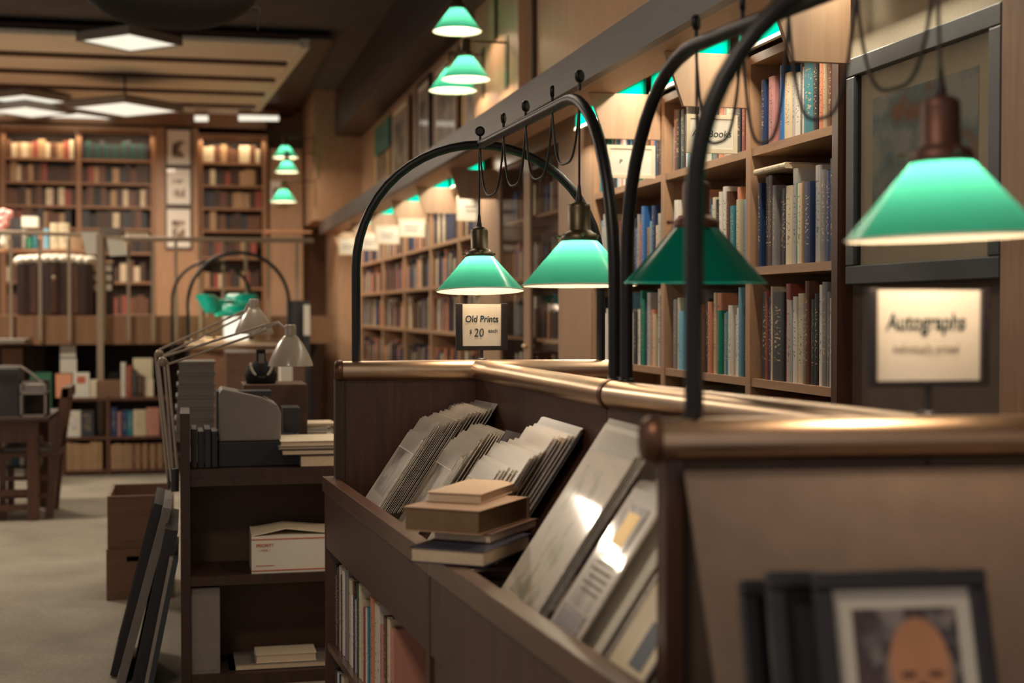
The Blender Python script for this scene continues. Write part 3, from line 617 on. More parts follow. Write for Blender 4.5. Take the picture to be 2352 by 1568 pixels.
lamp(T5.x,T5.y,1.512,ZA-PR,'brightest green pendant lamp in front of the framed picture, nearest the camera',True,sock='socket_b',tilt=(.0,-.035),pw=11,zb=.082,hang=(pb[4].x,pb[4].y,ZA-PR))
def swag(tops,drops,label,r=.0034):
    m=MB()
    for i in range(len(tops)-1):
        a,b=tops[i]+Vector((0,0,-PR)),tops[i+1]+Vector((0,0,-PR)); pts=[]
        for j in range(25):
            u=-1+2*j/24; k=abs(u)**2.6; s=(u*(.62+.38*k**.4)+1)/2
            s=.5+.5*math.copysign(abs(u)**.75,u)
            pts.append(a.lerp(b,s)+Vector((0,0,-drops[i]*(1-k))))
        m.tube(pts,r,8)
    tag(m.build('power_cord','cord'),label,'cord','power cords looped under the pipe bars')
swag(pa,[.165,.16,.165,.15],'thin black cord hung in four loops under the far pipe bar')
swag(pb,[.20,.22,.20,.18],'dark brown cord hung in loops under the near pipe bar')
# ---------------- sign holders ----------------
def sign_holder(base,x0,x1,z0,z1,y,label,lines,side=.022):
    t=thing('sign_holder',base,label,'sign'); f=MB()
    f.box(x0,x0+side,y,y+.014,z0,z1); f.box(x1-side,x1,y,y+.014,z0,z1); f.box(x0+side,x1-side,y,y+.014,z0,z0+side*.7); f.box(x0+side,x1-side,y+.011,y+.014,z0+side*.7,z1-.001); f.build('frame','black',t,bevel=.001)
    bx(x0+side*.8,x1-side*.8,y+.007,y+.009,z0+side*.6,z1-.002).build('card','white' if len(lines)<3 else 'white',t)
    cx=base[0]; MB().tube([(cx,y+.008,base[2]-.002),(cx,y+.008,z0+.004)],.006,10).build('stem','black',t)
    MB().lathe([(0,0),(.018,0),(.016,.004),(.007,.008),(0,.008)],(cx,y+.008,base[2]-.001),16).build('foot','black',t)
    return t
def wx(px,D): return at(px,700,D).x
yS=4.665; a=onY(1048,805,yS); b=onY(1166,697,yS); cx=(a.x+b.x)/2
t=sign_holder((cx,yS,TZ+TR),a.x,b.x,a.z,b.z,yS,'small black sign holder with white card reading Old Prints $20 each',[1,2])
def relabel(): pass
h=b.z-a.z; w=b.x-a.x; t=card_of(t)
textobj('Old Prints',.031,(cx,yS+.0065,a.z+h*.665),'ink',t,shear=.1,sx=.88,bold=.0006)
textobj('20',.040,(cx-.010,yS+.0065,a.z+h*.37),'ink',t,shear=.1,sx=.85)
textobj('$',.018,(cx-.038,yS+.0065,a.z+h*.40),'ink',t,shear=.1); textobj('each',.018,(cx+.038,yS+.0065,a.z+h*.42),'ink',t,shear=.1)
yS=2.015; a=onY(1997,890,yS); b=onY(2275,664,yS); cx=(a.x+b.x)/2; h=b.z-a.z
t=sign_holder((cx,yS,TZ+TR),a.x,b.x,a.z,b.z,yS,'blurred black sign holder with white card reading Autographs individually priced',[1,2],side=.014); t=card_of(t)
textobj('Autographs',.037,(cx-.004,yS+.0065,a.z+h*.66),'ink',t,shear=.1,sx=.78,bold=.0006)
textobj('individually priced',.0185,(cx-.004,yS+.0065,a.z+h*.39),'inkgrey',t,shear=.1,sx=.85)
# ---------------- sleeved prints ----------------
LEAN=math.radians(33.6)
def print_at(Xb,y0,y1,L,label,group,art='art_brown',th=.0022,flap=.05,zb=.786,name='sleeved_print'):
    """print whose lower edge lies on the bin floor at Xb, leaning back towards the spine; y0 near, y1 far"""
    t=MB(); 
    t.box(0,th,y0,y1,0,L-flap,mi=3); t.m[5]=0; t.box(th*.3,th*.6,y0,y1,L-flap,L,mi=1); t.box(-.0004,0,y0,y1,L-flap-.002,L-flap,mi=2)
    R=Euler((0,LEAN,0)).to_matrix(); t.v=[R@v+Vector((Xb,0,zb)) for v in t.v]
    o=MB(); o.v,o.f,o.m,o.sm=t.v,t.f,t.m,t.sm
    # build with rotation kept in the object so that the picture follows the sheet
    Ri=R.inverted(); loc=Vector((Xb,(y0+y1)/2,zb)); me=bpy.data.meshes.new(name); me.from_pydata([Ri@(v-loc) for v in t.v],[],t.f)
    for q in (art,'sleeve','white','edge'): me.materials.append(M[q])
    for p,mi in zip(me.polygons,t.m): p.material_index=mi
    ob=bpy.data.objects.new(name,me); S.collection.objects.link(ob); ob.location=loc; ob.rotation_euler=(0,LEAN,0); tag(ob,label,'print',group); return ob
def place_from_px(Xb,tl,tr,zb=.786):
    """solve y-range and length so that the top corners fall on the given pixels"""
    nx=Vector((math.cos(LEAN),0,-math.sin(LEAN))); p0=Vector((Xb,0,zb)); out=[]
    for px in (tl,tr):
        r=Vector(ray(*px)); o=Vector((0,0,EYE)); k=(p0-o).dot(nx)/r.dot(nx); out.append(o+r*k)
    L=sum((q-p0).dot(Vector((math.sin(LEAN),0,math.cos(LEAN)))) for q in out)/2
    return out[1].y,out[0].y,L
def pile(keys,n,where,group,arts,th=.0022,flap=.05):
    """keys: (Xb, top-left px, top-right px) from the front sheet to the back; n sheets between keys"""
    k=0
    for i,(Xb,tl,tr) in enumerate(keys):
        y0,y1,L=place_from_px(Xb,tl,tr)
        print_at(Xb,y0,y1,L,f'sleeved print, {ORD[k]} from the front, {where}',group,arts[i%len(arts)],th,flap); k+=1
        if i<len(keys)-1:
            Xn=keys[i+1][0]; w=y1-y0; yn0,yn1,Ln=place_from_px(*keys[i+1])
            for j in range(n):
                f=(j+1)/(n+1); sh=random.uniform(-.006,.006)
                print_at(Xb+(Xn-Xb)*f,y0+(yn0-y0)*f*.9+sh,y1+(yn1-y1)*f*.9+sh,L+(Ln-L)*f*.35+random.uniform(-.006,.006),f'sleeved print, {ORD[k]} from the front, {where}',group,'art_brown',random.choice([.0015,.002,.003]),.012); k+=1
def c1(x,y): return (820+x/4.355,880+y/4.355)
def c2(x,y): return (1130+x/2.6125,900+y/2.6125)
pile([(.505,c1(505,490),c1(655,550)),(.548,c1(628,350),c1(790,405)),(.600,c1(760,295),c1(945,355)),(.650,c1(930,215),c1(1130,275)),(.725,c1(1175,100),c1(1430,170))],6,'pile at the far end of the bin','sleeved prints in the far pile',['art_brown'])
pile([(.585,c1(880,640),c1(1045,705)),(.602,c1(935,565),c1(1150,645)),(.625,c1(1030,490),c1(1220,560)),(.655,c1(1140,410),c1(1330,470)),(.70,c1(1300,405),c1(1475,490))],4,'pile behind the stacked books','sleeved prints in the second pile',['art_brown'])
pile([(.610,c1(1210,770),c1(1430,850)),(.635,c2(15,305),c2(235,380)),(.680,c2(205,208),c2(375,260)),(.725,c2(300,140),c2(530,225)),(.76,c2(395,58),c2(598,158))],4,'pile right of the stacked books','sleeved prints in the third pile',['art_coast','sleeve','sleeve','sleeve','sleeve'])
pile([(.600,c2(618,300),c2(862,380)),(.628,c2(645,262),c2(955,345)),(.655,c2(700,160),c2(960,215))],3,'large pile with a coloured coast view','large sleeved prints in the fourth pile',['art_coast','white','white'],th=.003,flap=.015)
pile([(.618,c2(850,575),c2(1040,640)),(.655,c2(885,520),c2(1080,580)),(.70,c2(940,450),c2(1140,505))],4,'large pile nearest the camera','large sleeved prints in the nearest pile',['art_brown','white','white'],th=.003,flap=.02)
def on_sheet(ob,x,y0,y1,z0,z1,mat,name):
    c=MB().box(x,x+.0004,y0,y1,z0,z1).build(name,mat,origin=(0,0,0)); c.location=(0,0,0); c.parent=ob
pg=[o for o in S.objects if o.get('label','').startswith('sleeved print, first from the front, large pile nearest')][0]
on_sheet(pg,-.0016,-.055,.045,.225,.315,'art_dark','printed_picture'); on_sheet(pg,-.002,-.035,.03,.235,.30,'gold','yellow_patch')
for k in range(6): on_sheet(pg,-.0016,-.06,.05-.01*(k%2),.205-k*.014,.210-k*.014,'inkgrey','text_line')
on_sheet(pg,-.0016,-.07,.07,.04,.10,'art_dark','printed_picture')
for k in range(16):
    Xb=.665+k*.013; print_at(Xb,2.335+random.uniform(-.012,.01),2.55,.36-k*.008+random.uniform(-.01,.01),f'sheet edge-on behind the printed page, {ORD[k]} from the rail','large sleeved prints in the nearest pile',['white','art_brown'][k%2],random.choice([.002,.004,.006]),.012)
o=print_at(.668,2.11,2.285,.20,'cream sheet with a dark blue patch, lowest right beside the near end','large sleeved prints in the nearest pile','cream',.004,.01)
on_sheet(o,-.0012,-.06,.0,.05,.13,'cov_navy','blue_patch')
for k in range(6): print_at(.69+k*.02,2.115+random.uniform(-.01,.01),2.30,.24+.012*k,f'sheet behind the cream sheet with a blue patch, {ORD[k]} from it','large sleeved prints in the nearest pile','white',.003,.012)
# wooden dividers leaning in the bin
def divider(Xb,tl,tr,label):
    y0,y1,L=place_from_px(Xb,tl,tr); R=Euler((0,LEAN,0)).to_matrix(); m=MB().box(0,.006,y0,y1,0,L); m.v=[R@v+Vector((Xb,0,.786)) for v in m.v]
    tag(m.build('divider_board','rackwood'),label,'board')
divider(.775,(1140,935),(1395,985),'plain wooden board leaning behind the sleeved prints')
# ---------------- stacked books on the front rail ----------------
def big_book(corner,ang,wx_,wy_,h,z,cover,pages,label,spine='left',over=.004,ct=.0025,grp='books stacked on the front rail'):
    """corner: nearest corner in plan; ang turns the long side; wx_ along ang, wy_ across"""
    R=Matrix.Translation(Vector((corner[0],corner[1],z)))@Euler((0,0,ang)).to_matrix().to_4x4()
    t=thing('stacked_book',(R@Vector((-wx_/2,wy_/2,0))),label,'book',grp)
    m=MB(); m.box(-wx_,0,0,wy_,0,ct); m.box(-wx_,0,0,wy_,h-ct,h)
    n=6; pts=[]
    if spine=='left':   # spine on the far-left short side
        for i in range(n+1): a=math.pi*i/n; pts.append((-wx_-.012*math.sin(a),0,h/2-h/2*math.cos(a)))
        m.prism(pts+[(-wx_+.003,0,h),(-wx_+.003,0,0)],(0,wy_,0))
    else:
        for i in range(n+1): a=math.pi*i/n; pts.append((0,wy_+.008*math.sin(a),h/2-h/2*math.cos(a)))
        m.prism(pts+[(0,wy_-.003,h),(0,wy_-.003,0)],(-wx_,0,0))
    m.v=[R@v for v in m.v]; m.build('cover',cover,t,bevel=.0006)
    m=MB(); m.box(-wx_+over,-over,over,wy_-over,ct,h-ct); m.v=[R@v for v in m.v]; m.build('page_block',pages,t)
M['cov_blue']=plain('navy_cover',(.012,.02,.05),.35); M['cov_brown']=plain('brown_cover',(.10,.045,.03),.5); M['cov_gold']=plain('gilt_edges',(.22,.135,.07),.38,.25,noise=.2,scale=30)
M['cov_cream']=plain('cream_cover',(.60,.44,.30),.55,noise=.06); M['cov_tan']=plain('tan_cover',(.42,.26,.16),.5); M['pg2']=plain('pale_pages',(.60,.48,.34),.8,noise=.15,scale=160)
ZR=.852
def corner_at(px,py,z): p=onZ(px,py,z); return (p.x,p.y)
def stack_book(pl,pc,pr,z,h,cover,pages,label):
    """book whose left, nearest and right bottom corners stand at the given places at height z"""
    l,c,r=onZ(*pl,z),onZ(*pc,z),onZ(*pr,z); a1=math.atan2((c-l).y,(c-l).x); a2=math.atan2((r-c).y,(r-c).x)-math.pi/2; ang=(a1+a2)/2
    def px(p): return 1176+F*(p.x*c_-p.y*s_)/(p.x*s_+p.y*c_)
    dl=Vector((-math.cos(ang),-math.sin(ang),0)); dr=Vector((-math.sin(ang),math.cos(ang),0)); wl=wr=.1
    for i in range(60):
        wl*=(px(c)-pl[0])/(px(c)-px(c+dl*wl)); wr=min(.27,wr*(pr[0]-px(c))/(px(c+dr*wr)-px(c)))
    big_book((c.x,c.y),ang,wl,wr,h,z,cover,pages,label,spine='right')
stack_book((940,1290),(1112,1303),(1225,1256),ZR,.034,'cov_blue','pg2','pale-paged book in a dark blue cover at the bottom of the stack on the rail')
stack_book((992,1240),(1128,1249),(1238,1212),ZR+.0345,.021,'cov_brown','pg2','thin brown-covered book second from the bottom of the stack on the rail')
stack_book((925,1219),(1101,1230),(1250,1186),ZR+.056,.054,'cov_tan','cov_gold','thickest book with dull gilt edges in the stack on the rail')
stack_book((979,1156),(1106,1157),(1222,1136),ZR+.1105,.022,'cov_cream','pg2','small cream book on top of the stack on the rail')
# ---------------- books on the shelf under the rail ----------------
def rail_x(y): return RA.x+(RB.x-RA.x)*(RA.y-y)/(RA.y-RB.y)
def under_row(z,ys,where,spec,hs):
    y=ys; i=0
    for col,w in spec:
        h=hs(); d=random.uniform(.14,.19) if col!='grey' else .21; x0=rail_x(y-w/2)+.035
        put_book((x0+d/2,y-w/2,z),w-.0015,d,h,col,'-x',f'{col} book, {ORD[i]} from the far end, {where}','books under the bin'); y-=w; i+=1
under_row(.301,4.70,'on the shelf under the bin',[('black',.02),('tan',.008),('charcoal',.022),('brown',.012),('charcoal',.014),('cream',.045),('brown',.012),('white',.05),('grey',.075),('cream',.055),('white',.03),('brown',.012),('charcoal',.02),('pale grey',.035),('dark green',.02),('cream',.05),('cream',.03),('red',.03),('white',.045),('teal',.03),('orange',.07),('cream',.05),('white',.03),('salmon',.055),('brown',.05),('cream',.04),('salmon',.05)],lambda: random.uniform(.22,.29))
under_row(.021,4.70,'on the bottom shelf under the bin',[('charcoal',.04),('white',.03),('navy',.04),('cream',.05),('brown',.04),('tan',.05),('white',.03),('black',.05),('cream',.04),('teal',.05),('brown',.04),('grey',.05)],lambda: random.uniform(.18,.25))
# ---------------- framed photographs on the near end ----------------
def lean_frame(x_l,top,w,h,label,lean=math.radians(17),depth=.02,photo=False,y=None,rz=math.radians(-6),name='framed_photograph',grp='framed photographs on the near end'):
    """frame with its top-left corner at point top (world), leaning back towards +y"""
    t=thing(name,top-Vector((0,0,h)),label,'picture frame',grp)
    R=Matrix.Translation(top)@Euler((-lean,0,rz)).to_matrix().to_4x4()
    fw=.024
    m=MB(); m.box(0,w,0,depth,-fw,0); m.box(0,w,0,depth,-h,-h+fw); m.box(0,fw,0,depth,-h+fw,-fw); m.box(w-fw,w,0,depth,-h+fw,-fw); m.v=[R@v for v in m.v]; m.build('frame','frameblack',t,bevel=.004)
    m=MB(); m.box(fw,w-fw,depth*.75,depth*.95,-h+fw,-fw); m.v=[R@v for v in m.v]; m.build('backing','darkgrey',t)
    if photo:
        m=MB(); m.box(fw*.8,w-fw*.8,depth*.45,depth*.55,-h+fw*.8,-fw*.8); m.v=[R@v for v in m.v]; m.build('mount','white',t)
        a,b,zt=fw+.024,w-fw-.020,-fw-.024
        m=MB(); m.box(a,b,depth*.40,depth*.45,-h+.05,zt); m.v=[R@v for v in m.v]; m.build('photo','art_dark',t)
        # printed portrait: balding head above dark shoulders
        def disc(cx,cz,rx,rz_,yy,mat,nm_,fn=None):
            n=28; pts=[]
            for i in range(n):
                an=2*math.pi*i/n; pts.append((cx+rx*math.cos(an)*(1-.12*max(0,-math.sin(an))),yy,cz+rz_*math.sin(an)))
            pts=[(max(a+.001,min(b-.001,p[0])),p[1],max(-h+.051,min(zt-.001,p[2]))) for p in pts]
            q=MB(); q.prism(pts,(0,.0002,0)); q.v=[R@v for v in q.v]; q.build(nm_,mat,t)
        cx=a+(b-a)*.60; hz=zt-.010
        disc(cx,hz-.075,.047,.052,depth*.39,'hair','printed_hair'); disc(cx,hz-.064,.040,.062,depth*.38,'skin','printed_face')
        disc(cx-.016,hz-.073,.011,.0045,depth*.37,'skin_dark','printed_brow'); disc(cx+.020,hz-.073,.011,.0045,depth*.37,'skin_dark','printed_brow')
        disc(cx+.002,hz-.092,.008,.010,depth*.37,'skin_dark','printed_nose'); disc(cx,hz-.112,.018,.004,depth*.37,'skin_dark','printed_mouth')
        disc(cx,-h+.055,.07,.03,depth*.36,'black','printed_coat')
    return t
def topL(px,py,D): return at(px,py,D)
lean_frame(0,topL(1868,1312,1.80),.230,.33,'black framed portrait photograph of a balding person with a white mount, in front',photo=True)
lean_frame(0,topL(1762,1310,1.86),.235,.34,'black frame directly behind the portrait photograph, its corner showing at left')
lean_frame(0,topL(1700,1330,1.93),.235,.32,'black frame at the back, farthest left on the near end of the rack')
# ---------------- square ceiling lamps ----------------
def ceil_lamp(px,py,D,diag,label,drop=.07):
    c=at(px,py,D); t=thing('ceiling_lamp',c,label,'lamp','square ceiling lamps'); r=diag/2
    q=[(c.x+r*math.cos(a+.03),c.y+r*math.sin(a+.03),c.z) for a in (0,math.pi/2,math.pi,1.5*math.pi)]
    m=MB(); 
    for i in range(4):
        a,b=Vector(q[i]),Vector(q[(i+1)%4]); k=.93; ai=c.lerp(a,k); bi=c.lerp(b,k); m.prism([a,b,bi,ai],(0,0,drop))
    m.build('housing','beige',t)
    m=MB(); m.prism([c.lerp(Vector(v),.93)+Vector((0,0,.012)) for v in q],(0,0,.01)); m.build('diffuser','panel_glow',t)
    m=MB(); m.prism([Vector(v)+Vector((0,0,drop)) for v in q],(0,0,.01)); m.build('top_plate','darkgrey',t)
    m=MB(); m.tube([c+Vector((0,0,drop+.01)),Vector((c.x,c.y,3.79 if c.y>13 else 3.95))],.01,8); m.build('hanger','darkgrey',t)
ceil_lamp(298,100,11.6,.84,'square lit ceiling lamp alone in front of the slatted ceiling')
ceil_lamp(287,253,14.6,1.17,'large square lit ceiling lamp nearest the three framed prints')
ceil_lamp(62,232,15.6,.92,'square lit ceiling lamp, upper one of the far left cluster')
ceil_lamp(66,259,15.9,.98,'square lit ceiling lamp, middle one of the far left cluster')
ceil_lamp(182,271,16.9,.86,'square lit ceiling lamp, lowest of the far left cluster')
ceil_lamp(-10,268,16.9,.86,'square lit ceiling lamp cut by the left edge')
# short lit tubes near the end of the slatted ceiling
for i,(x0,x1,y,l) in enumerate([(447,478,272,'short lit tube lamp below the slatted ceiling, left one'),(548,640,271,'longer lit tube lamp below the slatted ceiling, right one')]):
    a=onY(x0,y,17.3); b=onY(x1,y,17.3); t=thing('tube_lamp',a,l,'lamp'); m=MB(); m.tube([a,b],.035,12); m.build('tube','panel_glow',t)
    m=MB(); m.box(a.x,b.x,17.25,17.35,a.z+.035,a.z+.08); m.build('holder','backwood',t)
# recessed spots in the dark ceiling
for i,(x,y) in enumerate([(670,180),(648,206),(636,223),(628,240)]):
    c=onZ(x,y,3.945); m=MB(); m.lathe([(0,-.0),(.09,0),(.1,.004)],(c.x,c.y,3.938),20)
    o=m.build('ceiling_spot','white'); tag(o,f'dim recessed round spot in the dark ceiling, {ORD[i]} from the camera','lamp','recessed ceiling spots')
# ---------------- back wall bookcases (antique volumes) ----------------
def px_z(y,Y,x=250): return onY(x,y,Y).z
def back_case(xl,xr,ytop,ys,label,div=None,Yf=17.7):
    x0=onY(xl,400,Yf).x; x1=onY(xr,400,Yf).x; zt=px_z(ytop,Yf,(xl+xr)/2); z0=1.34
    t=thing('bookcase',((x0+x1)/2,Yf+.15,z0),label,'bookcase','bookcases at the back wall')
    divs=[x0,x1] if div is None else [x0]+[onY(d,400,Yf).x for d in div]+[x1]
    for i,x in enumerate(divs):
        bx(x-.03,x+.03,Yf,Yf+.3,z0,zt).build('side_panel','backwood' if i else 'backwood',t)
    bx(x0+.03,x1-.03,Yf+.28,Yf+.30,z0,zt).build('back_panel','darkwood',t)
    bx(x0-.03,x1+.03,Yf-.02,Yf+.3,zt,zt+.05).build('cornice','shelfwood_x',t)
    zs=[]
    for y in ys:
        z=px_z(y,Yf,(xl+xr)/2); zs.append(z)
        for i in range(len(divs)-1): bx(divs[i]+.03,divs[i+1]-.03,Yf+.005,Yf+.28,z-.03,z).build('shelf','backwood',t)
    return divs,zs
divs,zs=back_case(6,352,299,[364,418,472,523,578,646,722],'tall wide brown bookcase of antique volumes at the back left',[181])
RN=['top','second','third','fourth','fifth','sixth','lowest']
for si,z in enumerate(zs):
    for b in range(2):
        if si==0 and b==1: cols=[('charcoal',.052),('dark green',.05)]*20
        elif si==0: cols=None
        else: cols=None
        row_front(divs[b]+.03,divs[b+1]-.03,17.72,z,f'{RN[si]} shelf, {["left","right"][b]} half of the back left bookcase',f'antique volumes in the back left bookcase',pal=OLD+(['cream','tan','cream'] if si==0 and b==0 else []) if si!=6 else ['red','brown','red','dark brown'],hmin=.17,hmax=.23 if si<4 else .26,th=(.045,.085),cols=cols,adj='old volume',dep=.16,st=True)
divs2,zs2=back_case(460,608,318,[373,425,477,528,590,660,724],'tall brown bookcase of antique volumes right of the three framed prints')
for si,z in enumerate(zs2):
    row_front(divs2[0]+.03,divs2[1]-.03,17.72,z,f'{RN[si]} shelf of the back right bookcase','antique volumes in the back right bookcase',pal=OLD if si else ['cream','tan','cream','brown','navy'],hmin=.16,hmax=.22,th=(.045,.085),adj='old volume',dep=.16,st=True)
# lit strips washing the tops of the back cases
for xl,xr,yy in ((10,175,303),(185,345,305),(460,604,316)):
    a=onY(xl,yy,17.6); b=onY(xr,yy,17.6); t=thing('shelf_light',((a.x+b.x)/2,17.6,a.z),'lit strip along the top of the back bookcase, '+{10:'left half',185:'right half',460:'right of the framed prints'}[xl],'lamp','lit strips on the back bookcases')
    bx(a.x,b.x,17.58,17.62,a.z,a.z+.03).build('diffuser','panel_glow',t); bx(a.x,b.x,17.55,17.58,a.z-.005,a.z+.04).build('cover','backwood',t)
    alight('shelf_strip_light',((a.x+b.x)/2,17.64,a.z-.02),b.x-a.x,.05,4*(b.x-a.x),(math.radians(15),0,0),(1,.75,.48))
# header above and wood column with three framed prints
x0=onY(-60,300,17.66).x; x1=onY(612,300,17.66).x
struct(bx(x0,x1,17.72,18.2,px_z(296,17.7)+.06,3.86).build('trim_30','backwood'))
xa=onY(357,300,17.64).x; xb=onY(455,300,17.64).x
struct(bx(xa,xb,17.62,18.2,1.34,px_z(290,17.64)).build('trim_31','shelfwood'))
for i,(y0,y1,l) in enumerate([(296,381,'white-mounted framed print at the top of the column between the back bookcases'),(385,472,'white-mounted framed print in the middle of the column between the back bookcases'),(477,571,'white-mounted framed print at the bottom of the column between the back bookcases')]):
    a=onY(380,y1,17.58); b=onY(440,y0,17.58); t=thing('framed_print',((a.x+b.x)/2,17.58,a.z),l,'picture','framed prints on the column')
    f=MB(); w=.018; f.box(a.x,b.x,17.58,17.61,a.z,a.z+w); f.box(a.x,b.x,17.58,17.61,b.z-w,b.z); f.box(a.x,a.x+w,17.58,17.61,a.z+w,b.z-w); f.box(b.x-w,b.x,17.58,17.61,a.z+w,b.z-w); f.build('frame','darkgrey',t)
    bx(a.x+w,b.x-w,17.59,17.60,a.z+w,b.z-w).build('print','art_frame',t)
# cabinets under the back cases and right of them
x0=onY(608,300,17.8).x
struct(bx(x0+.05,1.40,17.75,18.2,1.34,3.4).build('trim_32','panel'))
# ---------------- railing of the raised floor ----------------
Yr=12.94
rl=thing('railing',(-1.5,Yr,1.13),'pale metal railing with thin upright bars in front of the raised floor','railing')
a=onY(-40,531,Yr); b=onY(232,541,Yr); c=onY(232,548,Yr); d=onY(720,552,Yr)
MB().tube([a,b],.018,10).build('top_rail','steel',rl); MB().tube([c,d],.022,10).build('top_rail','steel',rl)
for x in (26,93,160,240,296,352,405,460,513,565,617,682):
    p=onY(x,781,Yr); q=onY(x,548,Yr); bx(p.x-.014,p.x+.014,Yr-.014,Yr+.014,p.z,q.z).build('bar','steel',rl)
p=onY(231,851,Yr-.05); q=onY(231,538,Yr-.05); 
tag(bx(p.x-.027,p.x+.027,Yr-.09,Yr-.035,0,q.z).build('post','steel'),'thick pale metal post standing in front of the railing','post')
for ch in list(rl.children)[:1]: pass
# bench behind the railing with trunk on it
def pxbox(x0,y0,x1,y1,Y,dep,mat,name=None,label=None,cat=None,group=None,parent=None,bevel=0,z0=None,col=None):
    """upright box whose front face spans the given place at depth Y"""
    a=onY(x0,y1,Y); b=onY(x1,y0,Y); zz=a.z if z0 is None else z0
    o=bx(a.x,b.x,Y,Y+dep,zz,b.z).build(name or 'box',mat,parent,bevel=bevel)
    if col: o.color=(*COL[col],1)
    if label: tag(o,label,cat,group)
    return o
a=onY(-60,724,13.3); b=onY(560,724,13.3)
tag(bx(-4.6,onY(430,724,13.3).x,13.2,13.8,1.34,a.z).build('low_bench','backwood'),'low brown bench behind the railing carrying the trunk','bench')
zb=a.z
A=onY(40,724,13.3); B=onY(212,606,13.3)
t=thing('trunk',((A.x+B.x)/2,13.3,zb),'dark wooden trunk with white fleece on top behind the railing','trunk')
bx(A.x,B.x,13.25,13.75,zb,B.z).build('body','darkwood',t,bevel=.01)
for f in (.22,.5,.78): x=A.x+(B.x-A.x)*f; bx(x-.025,x+.025,13.235,13.25,zb+.02,B.z-.02).build('strap','chairwood',t)
MB().ball(((A.x+B.x)/2,13.24,zb+(B.z-zb)*.72),.025).build('lock','steel',t)
m=MB(); 
for i in range(9):
    x=A.x+(B.x-A.x)*(i+.5)/9; m.ball((x,13.5,B.z+.02+.02*math.sin(math.pi*(i+.5)/9)),(.085,.27,.055),12)
tag(m.build('fleece','fur'),'white fleece lying on the dark trunk','fleece')
# display shelf behind the railing, upper left
sh=thing('display_shelf',(onY(100,575,13.7).x,13.7,zb),'long narrow display shelf above the trunk, at the left edge','shelf')
a=onY(-60,580,13.9); b=onY(218,572,13.9)
bx(a.x,b.x,13.9,14.2,b.z-.03,b.z).build('shelf_board','shelfwood_x',sh)
for x in (a.x+.05,b.x-.05): bx(x-.02,x+.02,13.95,14.15,zb if False else 1.34,b.z-.03).build('leg','backwood',sh)
zt=b.z
def on_shelf(x0,x1,ytop,mat,name,label,cat,dep=.18,Y=13.92,z=None,group=None,col=None):
    a=onY(x0,570,Y); b=onY(x1,ytop,Y); o=bx(a.x,b.x,Y,Y+dep,zt if z is None else z,b.z).build(name,mat); tag(o,label,cat,group)
    if col: o.color=(*COL[col],1)
    return o
seq=[(2,10,535,'green'),(10,22,545,'cream'),(22,40,540,'tan'),(88,100,530,'salmon'),(100,113,525,'light blue'),(116,136,512,'cream'),(137,158,512,'cream'),(60,74,545,'green'),(163,190,540,'tan'),(48,58,525,'white'),(76,86,530,'teal')]
for i,(p,q,yt,c) in enumerate(sorted(seq)):
    A=onY(p,570,13.95); B=onY(q,yt,13.95); put_book(((A.x+B.x)/2,14.03,zt),B.x-A.x,.16,B.z-zt,c,'-y',f'{c} book on the narrow display shelf, {ORD[i]} from left','books on the display shelf')
on_shelf(50,86,497,'white','card_box','bright white box standing on the display shelf','box',z=zt+.20)
on_shelf(24,48,500,'darkgrey','display_box','dark box standing on the display shelf beside the flowers','box',z=zt)
t=thing('flower_vase',(onY(10,560,13.8).x,13.8,zt),'pink flowers in a small vase at the left edge','flowers')
A=onY(10,540,13.82); m=MB(); m.lathe([(0,0),(.03,0),(.045,.05),(.03,.1),(.035,.12)],(A.x,13.83,zt),16); m.build('vase','white',t)
for i,(x,y) in enumerate([(4,520),(14,500),(8,488),(20,492),(2,505),(12,512)]):
    q=onY(x,y,13.8); MB().ball((q.x,q.y,q.z),(.045,.04,.04),8).build('blossom','pink',t)
    MB().tube([(A.x,13.83,zt+.1),(q.x,q.y,q.z)],.004,6).build('stem','leaf',t)
# hanging cream folders on the railing
for i,(pts,l) in enumerate([([(185,532),(226,532),(228,583),(198,585)],'open cream folder propped on the railing, left of the thick post'),([(245,548),(284,552),(292,586),(252,588)],'open cream folder propped on the railing, right of the thick post')]):
    q=[onY(x,y,12.86) for x,y in pts]; m=MB(); m.prism(q,(0,.012,0)); tag(m.build('paper_folder','white'),l,'folder')
# items behind the railing to the right
for i,(x0,y0,x1,y1,mt,l) in enumerate([(230,523,282,540,'tan','flat tan boxes stacked on the railing shelf'),(293,534,341,544,'cream','flat cream box on the railing shelf')]):
    pxbox(x0,y0,x1,y1,13.1,.2,'cream' if mt=='cream' else 'grey','flat_box',l,'box')
a=onY(228,541,13.0); b=onY(345,541,13.0); tag(bx(a.x,b.x,12.98,13.32,a.z-.03,a.z-.004).build('wall_shelf','backwood'),'short brown shelf board behind the railing top','shelf')
for x in (232,342): pass
for i in range(6):
    x=212+ (i%2)*24; y=608+(i//2)*22
    pxbox(x,y,x+20,y+15,13.5,.05,'white','postcard',f'pale postcard beside the trunk, {["upper left","upper right","middle left","middle right","lower left","lower right"][i]}','card','postcards beside the trunk')
a=onY(208,602,13.56); b=onY(262,676,13.56); tag(bx(a.x,b.x,13.56,13.6,zb,a.z).build('card_rack','darkwood'),'dark card rack beside the trunk','rack')
